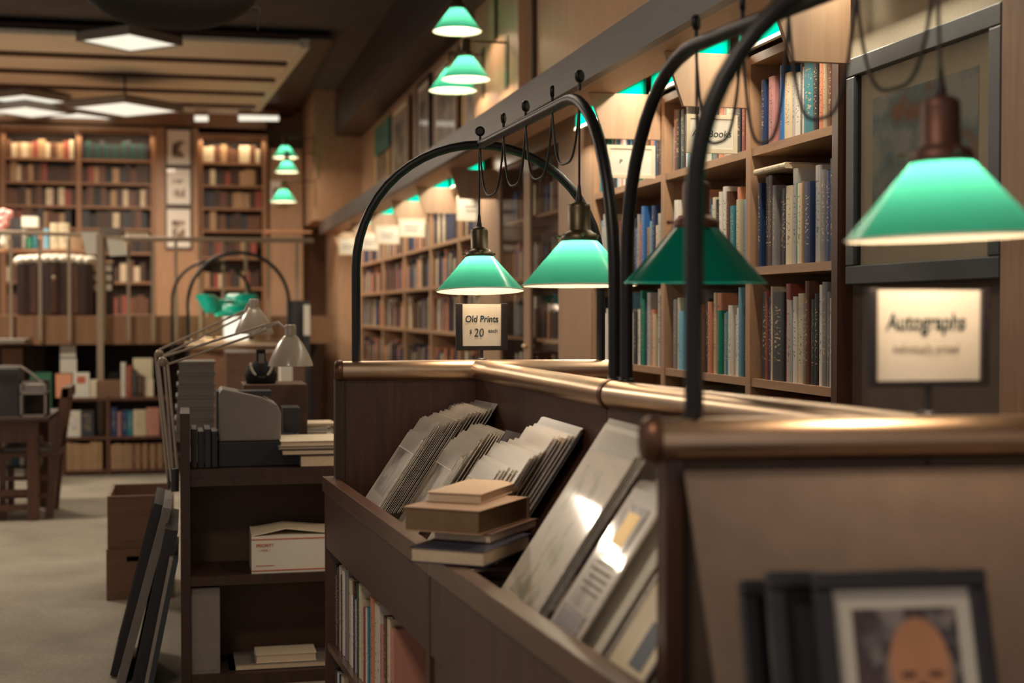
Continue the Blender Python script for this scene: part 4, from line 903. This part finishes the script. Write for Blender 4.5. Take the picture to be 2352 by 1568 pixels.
# ---------------- low bookcase under the raised floor ----------------
Yc=12.62; x0=onY(146,1000,Yc).x; x1=onY(388,1000,Yc).x; xm=onY(248,1000,Yc).x; zt2=onY(260,913,Yc).z; zm=onY(260,1002,Yc).z; zl=onY(260,1078,Yc).z
t=thing('low_bookcase',((x0+x1)/2,Yc+.15,0),'low dark bookcase on the carpet under the raised floor','bookcase')
for x in (x0,xm,x1): bx(x-.015,x+.015,Yc,Yc+.32,0,zt2).build('side_panel','chairwood',t)
bx(x0,x1,Yc+.3,Yc+.32,0,zt2).build('back_panel','darkwood',t)
for z in (zt2,zm,zl): bx(x0,x1,Yc-.005,Yc+.3,z-.025,z).build('shelf','chairwood',t)
row_front(x0+.015,xm-.015,Yc+.01,zm,'upper left part of the low bookcase','books in the low bookcase',cols=[('white',.12),('charcoal',.11),('black',.12)],hmin=.2,hmax=.25,dep=.2)
row_front(xm+.015,x1-.015,Yc+.01,zm,'upper right part of the low bookcase','books in the low bookcase',cols=[('navy',.06),('mauve',.03),('navy',.05),('teal',.05),('cream',.11),('salmon',.11),('black',.04)],hmin=.2,hmax=.25,dep=.2)
row_front(x0+.015,xm-.015,Yc+.01,zl,'lower left part of the low bookcase','books in the low bookcase',cols=[('tan',.033)]*9+[('salmon',.10)],hmin=.22,hmax=.24,dep=.2)
row_front(xm+.015,x1-.015,Yc+.01,zl,'lower right part of the low bookcase','books in the low bookcase',cols=[('tan',.03)]*6+[('brown',.032),('tan',.03)]*6,hmin=.21,hmax=.22,dep=.2)
def item(x0,y0,x1,mat,name,label,cat,Y=12.72,dep=.1,z=None,lean=0,art=None,group=None):
    A=onY(x0,913,Y); B=onY(x1,y0,Y); zz=zt2 if z is None else z
    o=bx(A.x,B.x,Y,Y+dep,zz,B.z).build(name,mat); o.rotation_euler.x=-lean; tag(o,label,cat,group); return o
item(128,858,165,'tint','greeting_card','orange card standing on the low bookcase','card',dep=.01).color=(.75,.33,.18,1)
wc=item(168,855,205,'white','greeting_card','white card with a red patch standing on the low bookcase','card',dep=.012)
A=onY(177,880,12.715); B=onY(196,864,12.715); bx(A.x,B.x,12.715,12.719,A.z,B.z).build('red_patch','red',wc)
item(207,872,224,'cream','small_box','small cream box beside the wicker box on the low bookcase','box',dep=.06)
item(222,874,278,'wicker','wicker_box','brown wicker box on the low bookcase','box',dep=.2)
item(218,855,272,'velvet','black_case','black case behind the wicker box','case',Y=12.93,dep=.05)
for i,(p,q,yt,c) in enumerate([(278,288,832,'white'),(289,302,840,'red'),(303,314,850,'charcoal'),(315,330,862,'dark brown')]):
    A=onY(p,913,12.72); B=onY(q,yt,12.72); put_book(((A.x+B.x)/2,12.8,zt2),B.x-A.x,.16,B.z-zt2,c,'-y',f'{c} book standing on top of the low bookcase, {ORD[i]} from left','books on top of the low bookcase')
item(306,822,350,'cream','paper_sheet','cream printed sheet standing on the low bookcase','paper',Y=12.9,dep=.01)
item(330,870,352,'cream','paper_sheet','short cream card before the printed sheet','paper',Y=12.75,dep=.01)
item(70,855,118,'leaf','green_folder','green folder standing behind the chair','folder',Y=12.8,dep=.02,z=.5)
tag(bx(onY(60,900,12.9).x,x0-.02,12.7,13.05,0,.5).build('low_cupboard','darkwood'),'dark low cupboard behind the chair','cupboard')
# things under the raised floor
pxbox(138,793,174,820,13.12,.02,'white','notice_sheet','upper pale grey notice sheet under the raised floor','notice','notice sheets under the raised floor'); pxbox(138,823,176,856,13.12,.02,'white','notice_sheet','lower pale grey notice sheet under the raised floor','notice','notice sheets under the raised floor')
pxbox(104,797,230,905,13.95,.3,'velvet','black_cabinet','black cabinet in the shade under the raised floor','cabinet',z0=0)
pxbox(4,800,52,842,13.4,.3,'tint','cardboard_box','tan box under the raised floor at the left edge','box',z0=0).color=(.25,.13,.07,1)
pxbox(-20,779,56,788,12.5,.5,'beige','table_top','thin pale table top edge at the far left','table')
# ---------------- table, organiser and chair at the left ----------------
def leg_box(m,x,y,s,z0,z1): m.box(x-s/2,x+s/2,y-s/2,y+s/2,z0,z1)
Yt=9.95; xr=onY(90,1190,Yt).x; xl=xr-1.6
zt3=onY(50,958,Yt).z
t=thing('wooden_table',((xl+xr)/2,Yt+.4,0),'dark wooden table with turned-in stretchers at the left edge','table')
bx(xl-.05,xr+.07,Yt-.05,Yt+.85,zt3-.03,zt3).build('table_top','darkwood',t,bevel=.005)
bx(xl+.02,xr-.02,Yt+.01,Yt+.04,zt3-.17,zt3-.03).build('apron','chairwood',t)
for x,y in ((xr-.04,Yt+.04),(xr-.04,Yt+.76),(xl+.04,Yt+.04),(xl+.04,Yt+.76)):
    m=MB(); leg_box(m,x,y,.075,0,zt3-.03); m.build('leg','chairwood',t,bevel=.006)
for z in (.07,.17): bx(xl+.08,xr-.08,Yt+.02,Yt+.05,z,z+.04).build('stretcher','chairwood',t)
bx(xl+.04,xr-.04,Yt+.5,Yt+.8,.30,.32).build('lower_shelf','darkwood',t)
for i in range(7):
    put_book((onY(12,1000,Yt+.5).x+i*.036,Yt+.6,.32+.0),.033,.16,.2+.01*(i%3),['cream','grey','teal','white','charcoal','white','grey'][i],'-y',f'{["cream","grey","teal","white","charcoal","white","grey"][i]} book under the left table, {ORD[i]} from left','books under the left table')
pxbox(-20,846,42,955,Yt+.1,.35,'darkgrey','desk_organiser','dark box organiser with sloping pale rim on the left table','organiser',z0=zt3)
t=thing('wire_rack',(onY(76,950,Yt).x,Yt+.05,zt3),'pale framed tray rack at the end of the left table','rack')
p=lambda x,y:onY(x,y,Yt+.02)
A=p(46,952); B=p(106,876); f=MB(); w=.014
f.box(A.x,B.x,Yt+.02,Yt+.04,zt3,zt3+w); f.box(A.x,B.x,Yt+.02,Yt+.04,B.z-w,B.z); f.box(A.x,A.x+w,Yt+.02,Yt+.04,zt3,B.z); f.box(B.x-w,B.x,Yt+.02,Yt+.04,zt3,B.z); zz=p(76,902).z; f.box(A.x,B.x,Yt+.02,Yt+.04,zz-.01,zz); f.build('frame','beige',t)
bx(A.x,B.x,Yt+.04,Yt+.30,zz-.01,zz).build('tray','beige',t); bx(A.x,B.x,Yt+.28,Yt+.30,zt3,B.z).build('back','darkwood',t)
bx(A.x+.02,B.x-.02,Yt+.06,Yt+.26,zz+.0,p(70,884).z).build('paper_pile','grey',t)
m=MB(); m.tube([onY(-20,842,Yt+.08),onY(48,842,Yt+.08),onY(72,858,Yt+.08),onY(98,880,Yt+.08)],.009,8); tag(m.build('curved_handle','beige'),'pale curved strip over the desk organiser','handle')
# chair
def chair():
    f=lambda x,y,Y: onY(x,y,Y)
    Y0,Y1=10.05,10.62
    t=thing('wooden_chair',(f(130,1190,Y0).x,10.3,0),'dark slatted wooden chair seen from the side by the left table','chair')
    back_top=f(150,893,Y0); bs=f(126,1050,Y0); bb=f(112,1190,Y0); 
    xs=-.93
    for Y in (Y0,Y0+.45):
        m=MB(); d=Y-Y0
        p=[Vector((bb.x,Y,0)),Vector((bs.x,Y,.42)),Vector((back_top.x,Y,back_top.z))]
        for a,b in zip(p,p[1:]): m.prism([a+Vector((-.025,0,0)),a+Vector((.025,0,0)),b+Vector((.025,0,0)),b+Vector((-.025,0,0))],(0,.04,0))
        m.build('rear_leg','chairwood',t)
    xf=f(141,1160,Y0).x; xq=bs.x-.36
    for Y in (Y0,Y0+.45): bx(xq,xq+.045,Y,Y+.04,0,.43).build('front_leg','chairwood',t)
    bx(xq-.02,bs.x+.03,Y0-.01,Y0+.5,.42,.455).build('seat','chairwood',t,bevel=.008)
    for z in (.14,.26): bx(xq+.03,bs.x,Y0+.01,Y0+.03,z,z+.03).build('stretcher','chairwood',t)
    for i in range(4):
        y=Y0+.09+i*.09; a=Vector((bs.x,y,.50)); b=Vector((back_top.x,y,back_top.z-.03)); m=MB(); m.prism([a+Vector((-.01,0,0)),a+Vector((.01,0,0)),b+Vector((.01,0,0)),b+Vector((-.01,0,0))],(0,.045,0)); m.build('back_slat','chairwood',t)
    bx(back_top.x-.02,back_top.x+.03,Y0,Y0+.49,back_top.z-.06,back_top.z+.01).build('top_rail','chairwood',t)
    bx(xq+.03,bs.x-.04,Y0+.03,Y0+.45,.455,.475).build('seat_pad','grey',t)
chair()
# ---------------- crates ----------------
def crate(x0,x1,yt,z0,z1,Y,label,hole=False,openn=False):
    A=onY(x0,1300,Y).x; B=onY(x1,1300,Y).x; t=thing('wooden_crate',((A+B)/2,Y+.25,z0),label,'crate','wooden crates'); d=.5; w=.014
    if hole:
        m=MB(); cx=(A+B)/2-.02; zc=z0+(z1-z0)*.80; hw=.045; hh=.013
        m.box(A,B,Y,Y+w,z0,zc-hh); m.box(A,B,Y,Y+w,zc+hh,z1); m.box(A,cx-hw,Y,Y+w,zc-hh,zc+hh); m.box(cx+hw,B,Y,Y+w,zc-hh,zc+hh); m.build('front_board','crate',t)
    else: bx(A,B,Y,Y+w,z0,z1).build('front_board','crate',t)
    bx(A,B,Y+d-w,Y+d,z0,z1).build('rear_board','crate',t)
    for x in (A,B-w): bx(x,x+w,Y+w,Y+d-w,z0,z1-.002).build('side_board','crate',t)
    bx(A+w,B-w,Y+w,Y+d-w,z0,z0+w).build('bottom_board','crate',t)
crate(244,400,1262,0,.248,7.12,'lower wooden crate with an oval hand hole on the carpet',True)
crate(247,398,1140,.25,.505,7.13,'upper open wooden crate stacked on the other one')
# ---------------- dark shelf unit behind the rack ----------------
Yd=5.38
xl=onY(415,1300,Yd).x; xr=.74
zd=.81
t=thing('shelf_unit',((xl+xr)/2,Yd+.2,0),'dark brown open shelf unit behind the far end of the print rack','shelf unit')
a=onY(415,950,Yd).z
bx(xl,xl+.035,Yd,Yd+.36,0,a).build('side_panel','darkwood',t)
bx(xr-.03,xr,Yd,Yd+.4,0,zd).build('side_panel','darkwood',t)
bx(xl+.035,xr-.03,Yd+.02,Yd+1.95,zd-.03,zd).build('top_board','darkwood',t)
bx(xl+.035,xr-.03,Yd+.33,Yd+.35,0,zd-.03).build('back_panel','deskwood',t)
z1=onY(600,1320,Yd).z
bx(xl+.035,xr-.03,Yd+.01,Yd+.33,z1-.035,z1).build('shelf','darkwood',t)
bx(xl+.035,xr-.03,Yd+.01,Yd+.33,.0,.045).build('shelf','darkwood',t)
bx(xl+.035,xr-.03,Yd+.015,Yd+.03,zd-.06,zd-.03).build('apron','darkwood',t)
for x in (xl,xr-.05): bx(x,x+.05,Yd+1.85,Yd+1.9,0,zd-.03).build('leg','darkwood',t)
# mail box on the shelf
A=onY(578,1315,Yd+.03); B=onY(760,1226,Yd+.03)
t=thing('mail_box',((A.x+B.x)/2,Yd+.1,z1),'white cardboard mail box with red lines and loose flaps on the dark shelf','box')
bx(A.x,B.x,Yd+.03,Yd+.22,z1,B.z).build('carton','white',t)
for f_ in (.90,.06): z=z1+(B.z-z1)*f_; bx(A.x,B.x,Yd+.0285,Yd+.03,z,z+.004).build('red_line','red',t)
m=MB(); m.prism([(A.x,Yd+.03,B.z),(A.x+.13,Yd+.05,B.z+.022),(B.x,Yd+.03,B.z+.003),(B.x,Yd+.2,B.z+.014),(A.x+.13,Yd+.2,B.z+.03),(A.x,Yd+.2,B.z+.012)],(0,0,.003)); m.build('flap','cream',t)
hh=B.z-z1; t=card_of(t)
textobj('PRIORITY',.0155,(A.x+.05,Yd+.0285,z1+hh*.75),'red',t,bold=.0004); textobj('\u2022 MAIL \u2022',.012,(A.x+.05,Yd+.0285,z1+hh*.62),'red',t)
bx(A.x+.016,A.x+.085,Yd+.0285,Yd+.03,z1+hh*.20,z1+hh*.215).build('small_print_line','red',t)
# lower compartment
p=onY(438,1350,Yd+.03); q=onY(505,1350,Yd+.03)
t=thing('file_box',((p.x+q.x)/2,Yd+.15,.045),'upright grey file box in the lower left of the dark shelf unit','box')
bx(p.x,q.x,Yd+.03,Yd+.25,.045,z1-.045).build('carton','grey',t,bevel=.002)
bx(p.x+.01,q.x-.01,Yd+.0285,Yd+.03,.06,.075).build('base_strip','beige',t)
def flat(x0,y0,x1,y1,mat,label,Y=Yd+.05,dep=.22,pages=True,z0=None,name='flat_book',cat='book',group='flat books in the dark shelf unit'):
    A=onY(x0,y1,Y); B=onY(x1,y0,Y); z=A.z if z0 is None else z0; t=thing(name,((A.x+B.x)/2,Y+dep/2,z),label,cat,group); h=B.z-z; c=.002
    m=MB(); m.box(A.x,B.x,Y,Y+dep,z,z+c); m.box(A.x,B.x,Y,Y+dep,z+h-c,z+h); m.box(A.x,B.x,Y+dep-c,Y+dep,z+c,z+h-c); m.build('cover',mat,t)
    bx(A.x+.003,B.x-.003,Y+.003,Y+dep-c,z+c,z+h-c).build('page_block','paper',t); return z+h
za=flat(524,1540,770,1575,'bluegrey','dark flat album at the bottom of the lower compartment',z0=.046,dep=.24)
zb2=flat(540,1514,770,1536,'grey','grey flat book on the dark album',z0=za+.001,dep=.2)
flat(588,1497,727,1516,'cream','small flat book on top of the grey one in the lower compartment',z0=zb2+.001,dep=.14)
# things on the top board
zd0=zd+.001
def top(x0,y0,x1,Y,dep,mat,name,label,cat,z=zd0,bevel=.003,group=None):
    A=onY(x0,1000,Y); B=onY(x1,y0,Y); o=bx(A.x,B.x,Y,Y+dep,z,B.z).build(name,mat,bevel=bevel); tag(o,label,cat,group); return B.z
zk=top(502,1012,700,Yd+.10,.42,'black','printer_base','low black box under the grey machine','box')
for i in range(4):
    x=438+i*16; top(x,985+(i%2)*5,x+14,Yd+.08,.22,'black' if i%2 else 'darkgrey','magazine_file',f'black upright magazine file on the dark shelf unit, {ORD[i]} from left','file','' and 0 or zd0,group='black magazine files')
# grey desktop machine with sloping top
Y=Yd+.12; P=lambda x,y: onY(x,y,Y)
pts=[P(502,1008),P(645,1008),P(646,950),P(638,930),P(600,912),P(545,900),P(510,893),P(502,905)]
for q in pts: q.y=Y
for q in pts[:2]: q.z=zk+.001
t=thing('card_printer',((pts[0].x+pts[1].x)/2,Y+.15,zk+.001),'rounded grey desktop machine on the dark shelf unit','machine')
m=MB(); m.prism(pts,(0,.26,0)); m.build('housing','beige',t,bevel=.006)
bx(pts[0].x-.006,pts[0].x,Y+.02,Y+.24,zk+.05,zk+.19).build('vent','darkgrey',t)
m=MB(); m.box(pts[0].x+.05,pts[1].x-.03,Y+.06,Y+.2,P(560,905).z-.012,P(560,903).z+.004); m.build('lid','darkgrey',t)
# grey trays behind, left
for i in range(7):
    y1=985-i*24.5; yy=Yd+1.2
    A=onY(402+i*1.5,y1,yy); B=onY(492,y1-22,yy); z=zd0+i*.052
    t=thing('paper_tray',((A.x+B.x)/2,yy+.15,z),f'grey stacked paper box, {ORD[i]} from the bottom of the pile behind the machine','box','grey paper boxes'); bx(A.x,B.x,yy,yy+.3,z,z+.040).build('box_body','beige',t); bx(A.x-.006,B.x+.006,yy-.005,yy+.305,z+.040,z+.0505).build('lid','grey',t)
# necklace bust on a brown box
Yn=Yd+.75
zn=top(560,882,706,Yn,.3,'deskwood','wooden_box','brown wooden box behind the grey machine','box')
bc=onY(600,900,Yn+.1); t=thing('necklace_bust',(bc.x,Yn+.1,zn+.001),'black velvet display bust with a string of cream beads','bust')
m=MB(); m.lathe([(0,0),(.062,0),(.070,.035),(.055,.075),(.030,.092),(.022,.10),(.020,.135),(.022,.145),(0,.147)],(bc.x,Yn+.12,zn+.001),24); m.build('bust','velvet',t)
m=MB()
for i in range(26):
    a=math.pi*(.0+1.0*i/25)-0; x=bc.x-.045*math.cos(a); z=zn+.085-.055*math.sin(a); y=Yn+.12-.062+.02*(1-math.sin(a)); m.ball((x,y,z),.0068,8)
m.build('bead_string','bead',t)
pxb=onY(600,850,Yn); bx(bc.x-.012,bc.x+.012,Yn+.07,Yn+.073,zn+.09,zn+.13).build('price_tag','grey',t)
# loose letter rack right of the machine
for i,(x0,y0,x1,l) in enumerate([(650,935,690,'dark letter holder right of the grey machine')]): top(x0,y0,x1,Yd+.5,.15,'darkgrey','letter_holder',l,'holder')
# flat folios and papers at right
zz=zd0
for i,(x0,x1,h,mt,l) in enumerate([(690,800,.045,'deskwood','brown flat folio at the bottom of the pile beside the rack'),(648,800,.022,'darkgrey','dark flat folio in the pile beside the rack'),(640,800,.012,'beige','thin grey folder in the pile beside the rack'),(645,800,.018,'cream','cream flat book on top of the pile beside the rack')]):
    A=onY(x0,1000,Yd+.03); B=onY(x1,1000,Yd+.03); t=thing('flat_folio',((A.x+B.x)/2,Yd+.15,zz),l,'book','flat folios on the dark shelf unit')
    bx(A.x,B.x,Yd+.03+i*.002,Yd+.33,zz,zz+.003).build('cover',mt,t); bx(A.x+.003,B.x-.003,Yd+.034+i*.002,Yd+.33,zz+.003,zz+h-.003).build('page_block','paper',t); bx(A.x,B.x,Yd+.03+i*.002,Yd+.33,zz+h-.003,zz+h).build('cover',mt,t); zz+=h+.0005
for i in range(7):
    A=onY(702+random.uniform(-3,6),980,Yd+.9); B=onY(752+random.uniform(-6,26),980,Yd+.9); z=zd0+i*.014
    o=bx(A.x,B.x,Yd+.9,Yd+1.1,z,z+.012).build('paper_stack','white' if i%3 else 'paper'); o.rotation_euler.z=random.uniform(-.12,.12); tag(o,f'loose white paper bundle, {ORD[i]} from the bottom, beyond the folios','paper','white paper bundles')
# ---------------- frames leaning on the shelf unit ----------------
def leaner(xb,zt_,dx,y0,y1,mats,label,th=.02):
    L=math.hypot(zt_,dx); a=math.atan2(dx,zt_); R=Matrix.Translation(Vector((xb,0,.0)))@Euler((0,a,0)).to_matrix().to_4x4(); t=thing('leaning_frame',(xb,(y0+y1)/2,.0),label,'picture frame','frames leaning on the shelf unit')
    m=MB(); m.box(0,th,y0,y1,.006,L); m.v=[R@v for v in m.v]; m.build('panel',mats[0],t)
    m=MB(); w=.03; m.box(-.012,0,y0,y0+w,.006,L); m.box(-.012,0,y1-w,y1,.006,L); m.box(-.012,0,y0+w,y1-w,.006,.006+w); m.box(-.012,0,y0+w,y1-w,L-w,L); m.v=[R@v for v in m.v]; m.build('frame',mats[1],t)
    m=MB(); m.box(-.004,0,y0+w,y1-w,.006+w,L-w); m.v=[R@v for v in m.v]; m.build('print',mats[2],t)
leaner(-.285,.66,.17,5.62,6.15,('black','black','black'),'black framed panel leaning outermost on the shelf unit')
leaner(-.255,.66,.175,5.50,6.05,('grey','grey','art_brown'),'pale grey framed panel leaning on the shelf unit, between black ones')
leaner(-.20,.60,.13,5.36,5.95,('black','black','black'),'black framed panel leaning behind the pale one',.035)
leaner(-.155,.50,.10,5.30,5.85,('bluegrey','beige','art_brown'),'small patterned panel leaning closest to the shelf unit')
# ---------------- architect lamps ----------------
def arm_lamp(base,elbow,head,shade_px,D,label,Dh=None):
    Dh=Dh or D
    b=at(*base,D); e=at(*elbow,D); h=at(*head,Dh); x0,x1,yt,yb=shade_px; c=at((x0+x1)/2,yb,Dh); R=(x1-x0)/2*Dh/F; H=(yb-yt)*Dh/F
    t=thing('architect_lamp',b,label,'lamp')
    off=Vector((.022,0,0))
    for k in (-1,1):
        m=MB(); m.tube([b+off*k*.6,e+off*k*.8],.0055,8); m.build('lower_arm','lampcream',t)
        m=MB(); m.tube([e+Vector((0,0,.018*k)),h+Vector((0,0,.012*k))],.0048,8); m.build('upper_arm','lampcream',t)
    MB().ball(tuple(e),.02,10).build('elbow_joint','steel',t)
    m=MB(); m.tube([b+Vector((0,0,-.04)),b+Vector((0,0,.05))],.016,10); m.build('clamp','darkgrey',t)
    m=MB(); m.lathe([(R,0),(R*.96,H*.10),(R*.80,H*.30),(R*.58,H*.52),(R*.36,H*.68),(R*.27,H*.73),(R*.25,H*.78),(R*.25,H*.97),(R*.20,H),(0,H)],c,32); m.build('shade','lampcream',t)
    m=MB(); top=c+Vector((0,0,H*.8)); m.tube([h,h.lerp(top,.5)+Vector((0,0,.03)),top],.006,8); m.build('neck','lampcream',t)
    MB().ball((c.x,c.y,c.z+H*.35),R*.25,10).build('bulb','white',t); return t
arm_lamp((402,1105),(374,830),(612,752),(616,719,745,840),5.62,'cream architect lamp nearest, its shade beside the black arch foot',Dh=5.75)
arm_lamp((392,1100),(366,812),(560,720),(540,628,686,766),6.5,'cream architect lamp behind, its shade left of the nearer one')
m=MB(); a=at(600,752,5.75); m.tube([at(585,765,5.75),at(612,745,5.75),at(640,738,5.75),at(650,750,5.75)],.003,6); tag(m.build('lamp_cable','lampcream'),'thin cable curving over the nearer architect lamp','cable')
# ---------------- distant rack with arches ----------------
Da=12.0
t=thing('display_rack',at(545,830,Da),'distant display rack with two black pipe arches','display rack'); t.location.z=0
a=at(432,765,Da); b=at(664,765,Da); a.z=b.z=TZ
MB().tube(arch_pts(a,b,at(545,580,Da).z,.95),.016,12).build('lamp_arch','iron',t)
a2=at(396,765,12.5); b2=at(577,765,12.5); MB().tube(arch_pts(a2,b2,at(480,600,12.5).z,.95),.014,12).build('lamp_arch','iron',t)
l=at(428,793,Da); r=at(648,793,Da); MB().tube([l,r],.045,16).build('cross_rail','brass',t)
bx(l.x,r.x,l.y-.01,l.y+.03,0,l.z-.03).build('end_panel','backwood',t)
bx(l.x+.4,r.x-.4,l.y+.03,l.y+.9,0,l.z-.05).build('body','backwood',t)
A=at(515,795,11.9); B=at(570,728,11.9); tag(bx(A.x,B.x,A.y,A.y+.1,l.z+.045,B.z).build('glowing_card_box','panel_glow'),'white box with a painted-in glow under the green lamps in the distance','box')  # the box's brightness is put in as emission, in place of lamplight
def banker(px,py,D,w,tiltx,rz,label,base_z):
    c=at(px,py,D); t=thing('banker_lamp',(c.x,c.y,base_z),label,'lamp','green banker lamps in the distance'); R=Matrix.Translation(c)@Euler((tiltx,0,rz)).to_matrix().to_4x4(); m=MB(); n=10; r=.095; vs=[];fs=[]
    for i in range(n+1):
        a=math.pi*i/n
        for k in (-1,1): vs.append(R@Vector((k*w/2,r*math.cos(a),r*math.sin(a)*.9)))
    for i in range(n): fs.append((2*i,2*i+2,2*i+3,2*i+1))
    vs2=[R@Vector((k*w/2,0,0)) for k in (-1,1)]; m.add(vs,fs,True); m.add(vs[0::2],[list(range(n+1))]); m.add(vs[1::2],[list(range(n+1))[::-1]])
    o=m.build('shade','emerald',t); o.modifiers.new('s','SOLIDIFY').thickness=.004
    m=MB(); m.tube([c+Vector((0,0,.05)),c+Vector((0,.06,.02)),Vector((c.x,c.y+.06,base_z))],.008,8); m.lathe([(0,0),(.07,0),(.06,.015),(0,.02)],(c.x,c.y+.06,base_z),16); m.build('stand','brass',t)
    plight('banker_light',tuple(c+Vector((0,0,-.02))),1.2,.03)
banker(474,700,12.1,.15,.9,.9,'green glass banker lamp farthest left under the arches, turned sideways',l.z+.045)
banker(508,710,12.3,.2,.7,.6,'green glass banker lamp, second from left under the arches',l.z+.045)
banker(556,696,12.5,.24,.2,-.4,'green glass banker lamp at the right under the arches',l.z+.045)
banker(540,722,12.0,.2,0,0,'green glass banker lamp directly above the bright box',l.z+.045)
# ---------------- wall lamps ----------------
def wall_lamp(px,py,D,wpx,armpx,label,lit=True,hp=None,Xw=1.9,pw=16,tilt=(0,0)):
    c=at(px,py,D); R=wpx/2*D/F; t=thing('wall_lamp',c,label,'lamp','green wall lamps'); tm=Euler((tilt[0],tilt[1],0)).to_matrix().to_4x4(); H=R*.95
    m=MB(); m.lathe([(R,0),(R*.29,H)],c,40,tm); m.build('shade','shade',t)
    m=MB(); m.lathe([(R-.002,-.002),(R+.002,-.001),(R+.002,.002),(R-.002,.002)],c,40,tm); m.build('rim','emerald',t)
    m=MB(); m.lathe([(R*.30,H-.01),(R*.32,H+.02),(R*.2,H+.03),(R*.2,H+.10),(0,H+.11)],c,20,tm); m.build('socket','socket',t)
    m=MB(); top=c+Vector((0,0,H+.09)); m.tube([top,Vector((Xw,top.y,top.z))],.007,8); m.tube([Vector((Xw,top.y,top.z)),Vector((Xw,top.y,top.z-.25))],.006,8); m.build('arm','socket',t)
    m=MB(); m.box(Xw-.008,Xw+.0,top.y-.04,top.y+.04,top.z-.28,top.z+.04); m.build('wall_plate','socket',t)
    MB().ball(tuple(c+tm@Vector((0,0,.06))),.018,10).build('bulb','bulb' if lit else 'white',t)
    if lit: plight('bulb_light',tuple(c+tm@Vector((0,0,.06))),pw,.03,parent=t)
wall_lamp(1050,72,8.9,112,0,'green wall lamp highest of the three by the lit column')
wall_lamp(1070,182,8.6,112,0,'green wall lamp on a long arm, in front of the lit column')
wall_lamp(1040,208,9.3,110,0,'green wall lamp half behind the long-armed one')
for px,py,D,w,l in ((655,362,16.0,58,'green wall lamp, upper one of the far group'),(659,395,15.4,54,'green wall lamp, middle one of the far group'),(651,463,15.8,60,'green wall lamp, lowest of the far group')):
    wall_lamp(px,py,D,w,0,l,Xw=1.42 if D>16.2 else 1.40,pw=14)
# small ledge at the far end
a=onY(605,530,16.9); b=onY(690,512,16.9); tag(bx(a.x,1.42,16.7,16.98,a.z-.03,a.z).build('wall_shelf','shelfwood_x'),'small lit wooden ledge under the far green lamps','shelf')
pxbox(622,415,645,468,17.6,.02,'art_frame','small_print','small white framed print on the far wall behind the green lamps','picture')
# ---------------- old iron-bound hull hanging from the ceiling ----------------
t=thing('hanging_hull',at(380,20,7.6),'old dark wooden hull hanging from the ceiling, cut by the top edge','hull')
c=at(390,-40,7.6); m=MB(); vs=[];fs=[]; n=16; k=10
for i in range(n+1):
    u=-1+2*i/n; w=.20*(1-abs(u)**2.6)+.03; h=.26*(1-abs(u)**3)+.02
    for j in range(k+1): a=math.pi*j/k; vs.append(Vector((c.x+u*.52,c.y+w*math.cos(a),c.z+.05-h*math.sin(a))))
for i in range(n):
    for j in range(k): a=i*(k+1)+j; fs.append((a,a+1,a+k+2,a+k+1))
m.add(vs,fs,True); o=m.build('hull','oldmetal',t); o.modifiers.new('s','SOLIDIFY').thickness=.02
for u in (-.6,0,.5): m=MB(); m.box(c.x+u*.52-.02,c.x+u*.52+.02,c.y-.2,c.y+.2,c.z+.02,c.z+.06); m.build('rib','oldmetal',t)
for x in (-.4,.4): m=MB(); m.tube([(c.x+x,c.y,c.z+.04),(c.x+x,c.y,3.95)],.012,8); m.build('rope','oldmetal',t)
hk=at(590,5,7.6); t2=thing('iron_hook',hk,'small black iron hook on a chain beside the hanging hull','hook')
m=MB()
for i in range(3): m.lathe([(.012,-.003),(.016,0),(.012,.003),(.010,0),(.012,-.003)],(hk.x,hk.y,hk.z-.01+i*.03),10,Matrix.Rotation(math.pi/2,4,'X'))
m.build('chain','oldmetal',t2)
m=MB(); z=hk.z-.03; m.tube([(hk.x-.04,hk.y,z-.02),(hk.x-.02,hk.y,z),(hk.x+.01,hk.y,z),(hk.x+.018,hk.y,z-.03),(hk.x+.008,hk.y,z-.06),(hk.x+.005,hk.y,z-.12)],[.004,.008,.009,.008,.006,.003],8); m.build('hook','oldmetal',t2)
m=MB(); m.tube([(hk.x,hk.y,hk.z+.06),(hk.x,hk.y,3.95)],.003,6); m.build('hanging_wire','oldmetal',t2)
# ---------------- odds and ends by the distant rack ----------------
pxbox(664,690,712,860,12.2,.3,'darkgrey','magazine_stand','dark stand with a white sheet right of the arches','stand',z0=0)
A=onY(698,770,12.1); B=onY(712,700,12.1); tag(bx(A.x,B.x,12.1,12.12,A.z,B.z).build('white_sheet','white'),'tall white sheet leaning on the dark stand','paper')
pxbox(520,808,700,905,11.2,.8,'deskwood','counter','brown counter under the distant rack','counter',z0=0)
pxbox(645,838,672,893,8.2,.2,'white','white_box','white box behind the necklace bust','box',z0=.0)

# ---------------- the many small or distant books: one object ----------------
for n in STC: M['st_'+n]=plain('distant_cover_'+n.replace(' ','_'),COL[n],.5,noise=.4,scale=25)
tag(stuff.build('book',['st_'+n for n in STC]),'rows of small distant books in the back bookcases, glazed cabinet and far bays','book','distant rows of books','stuff')
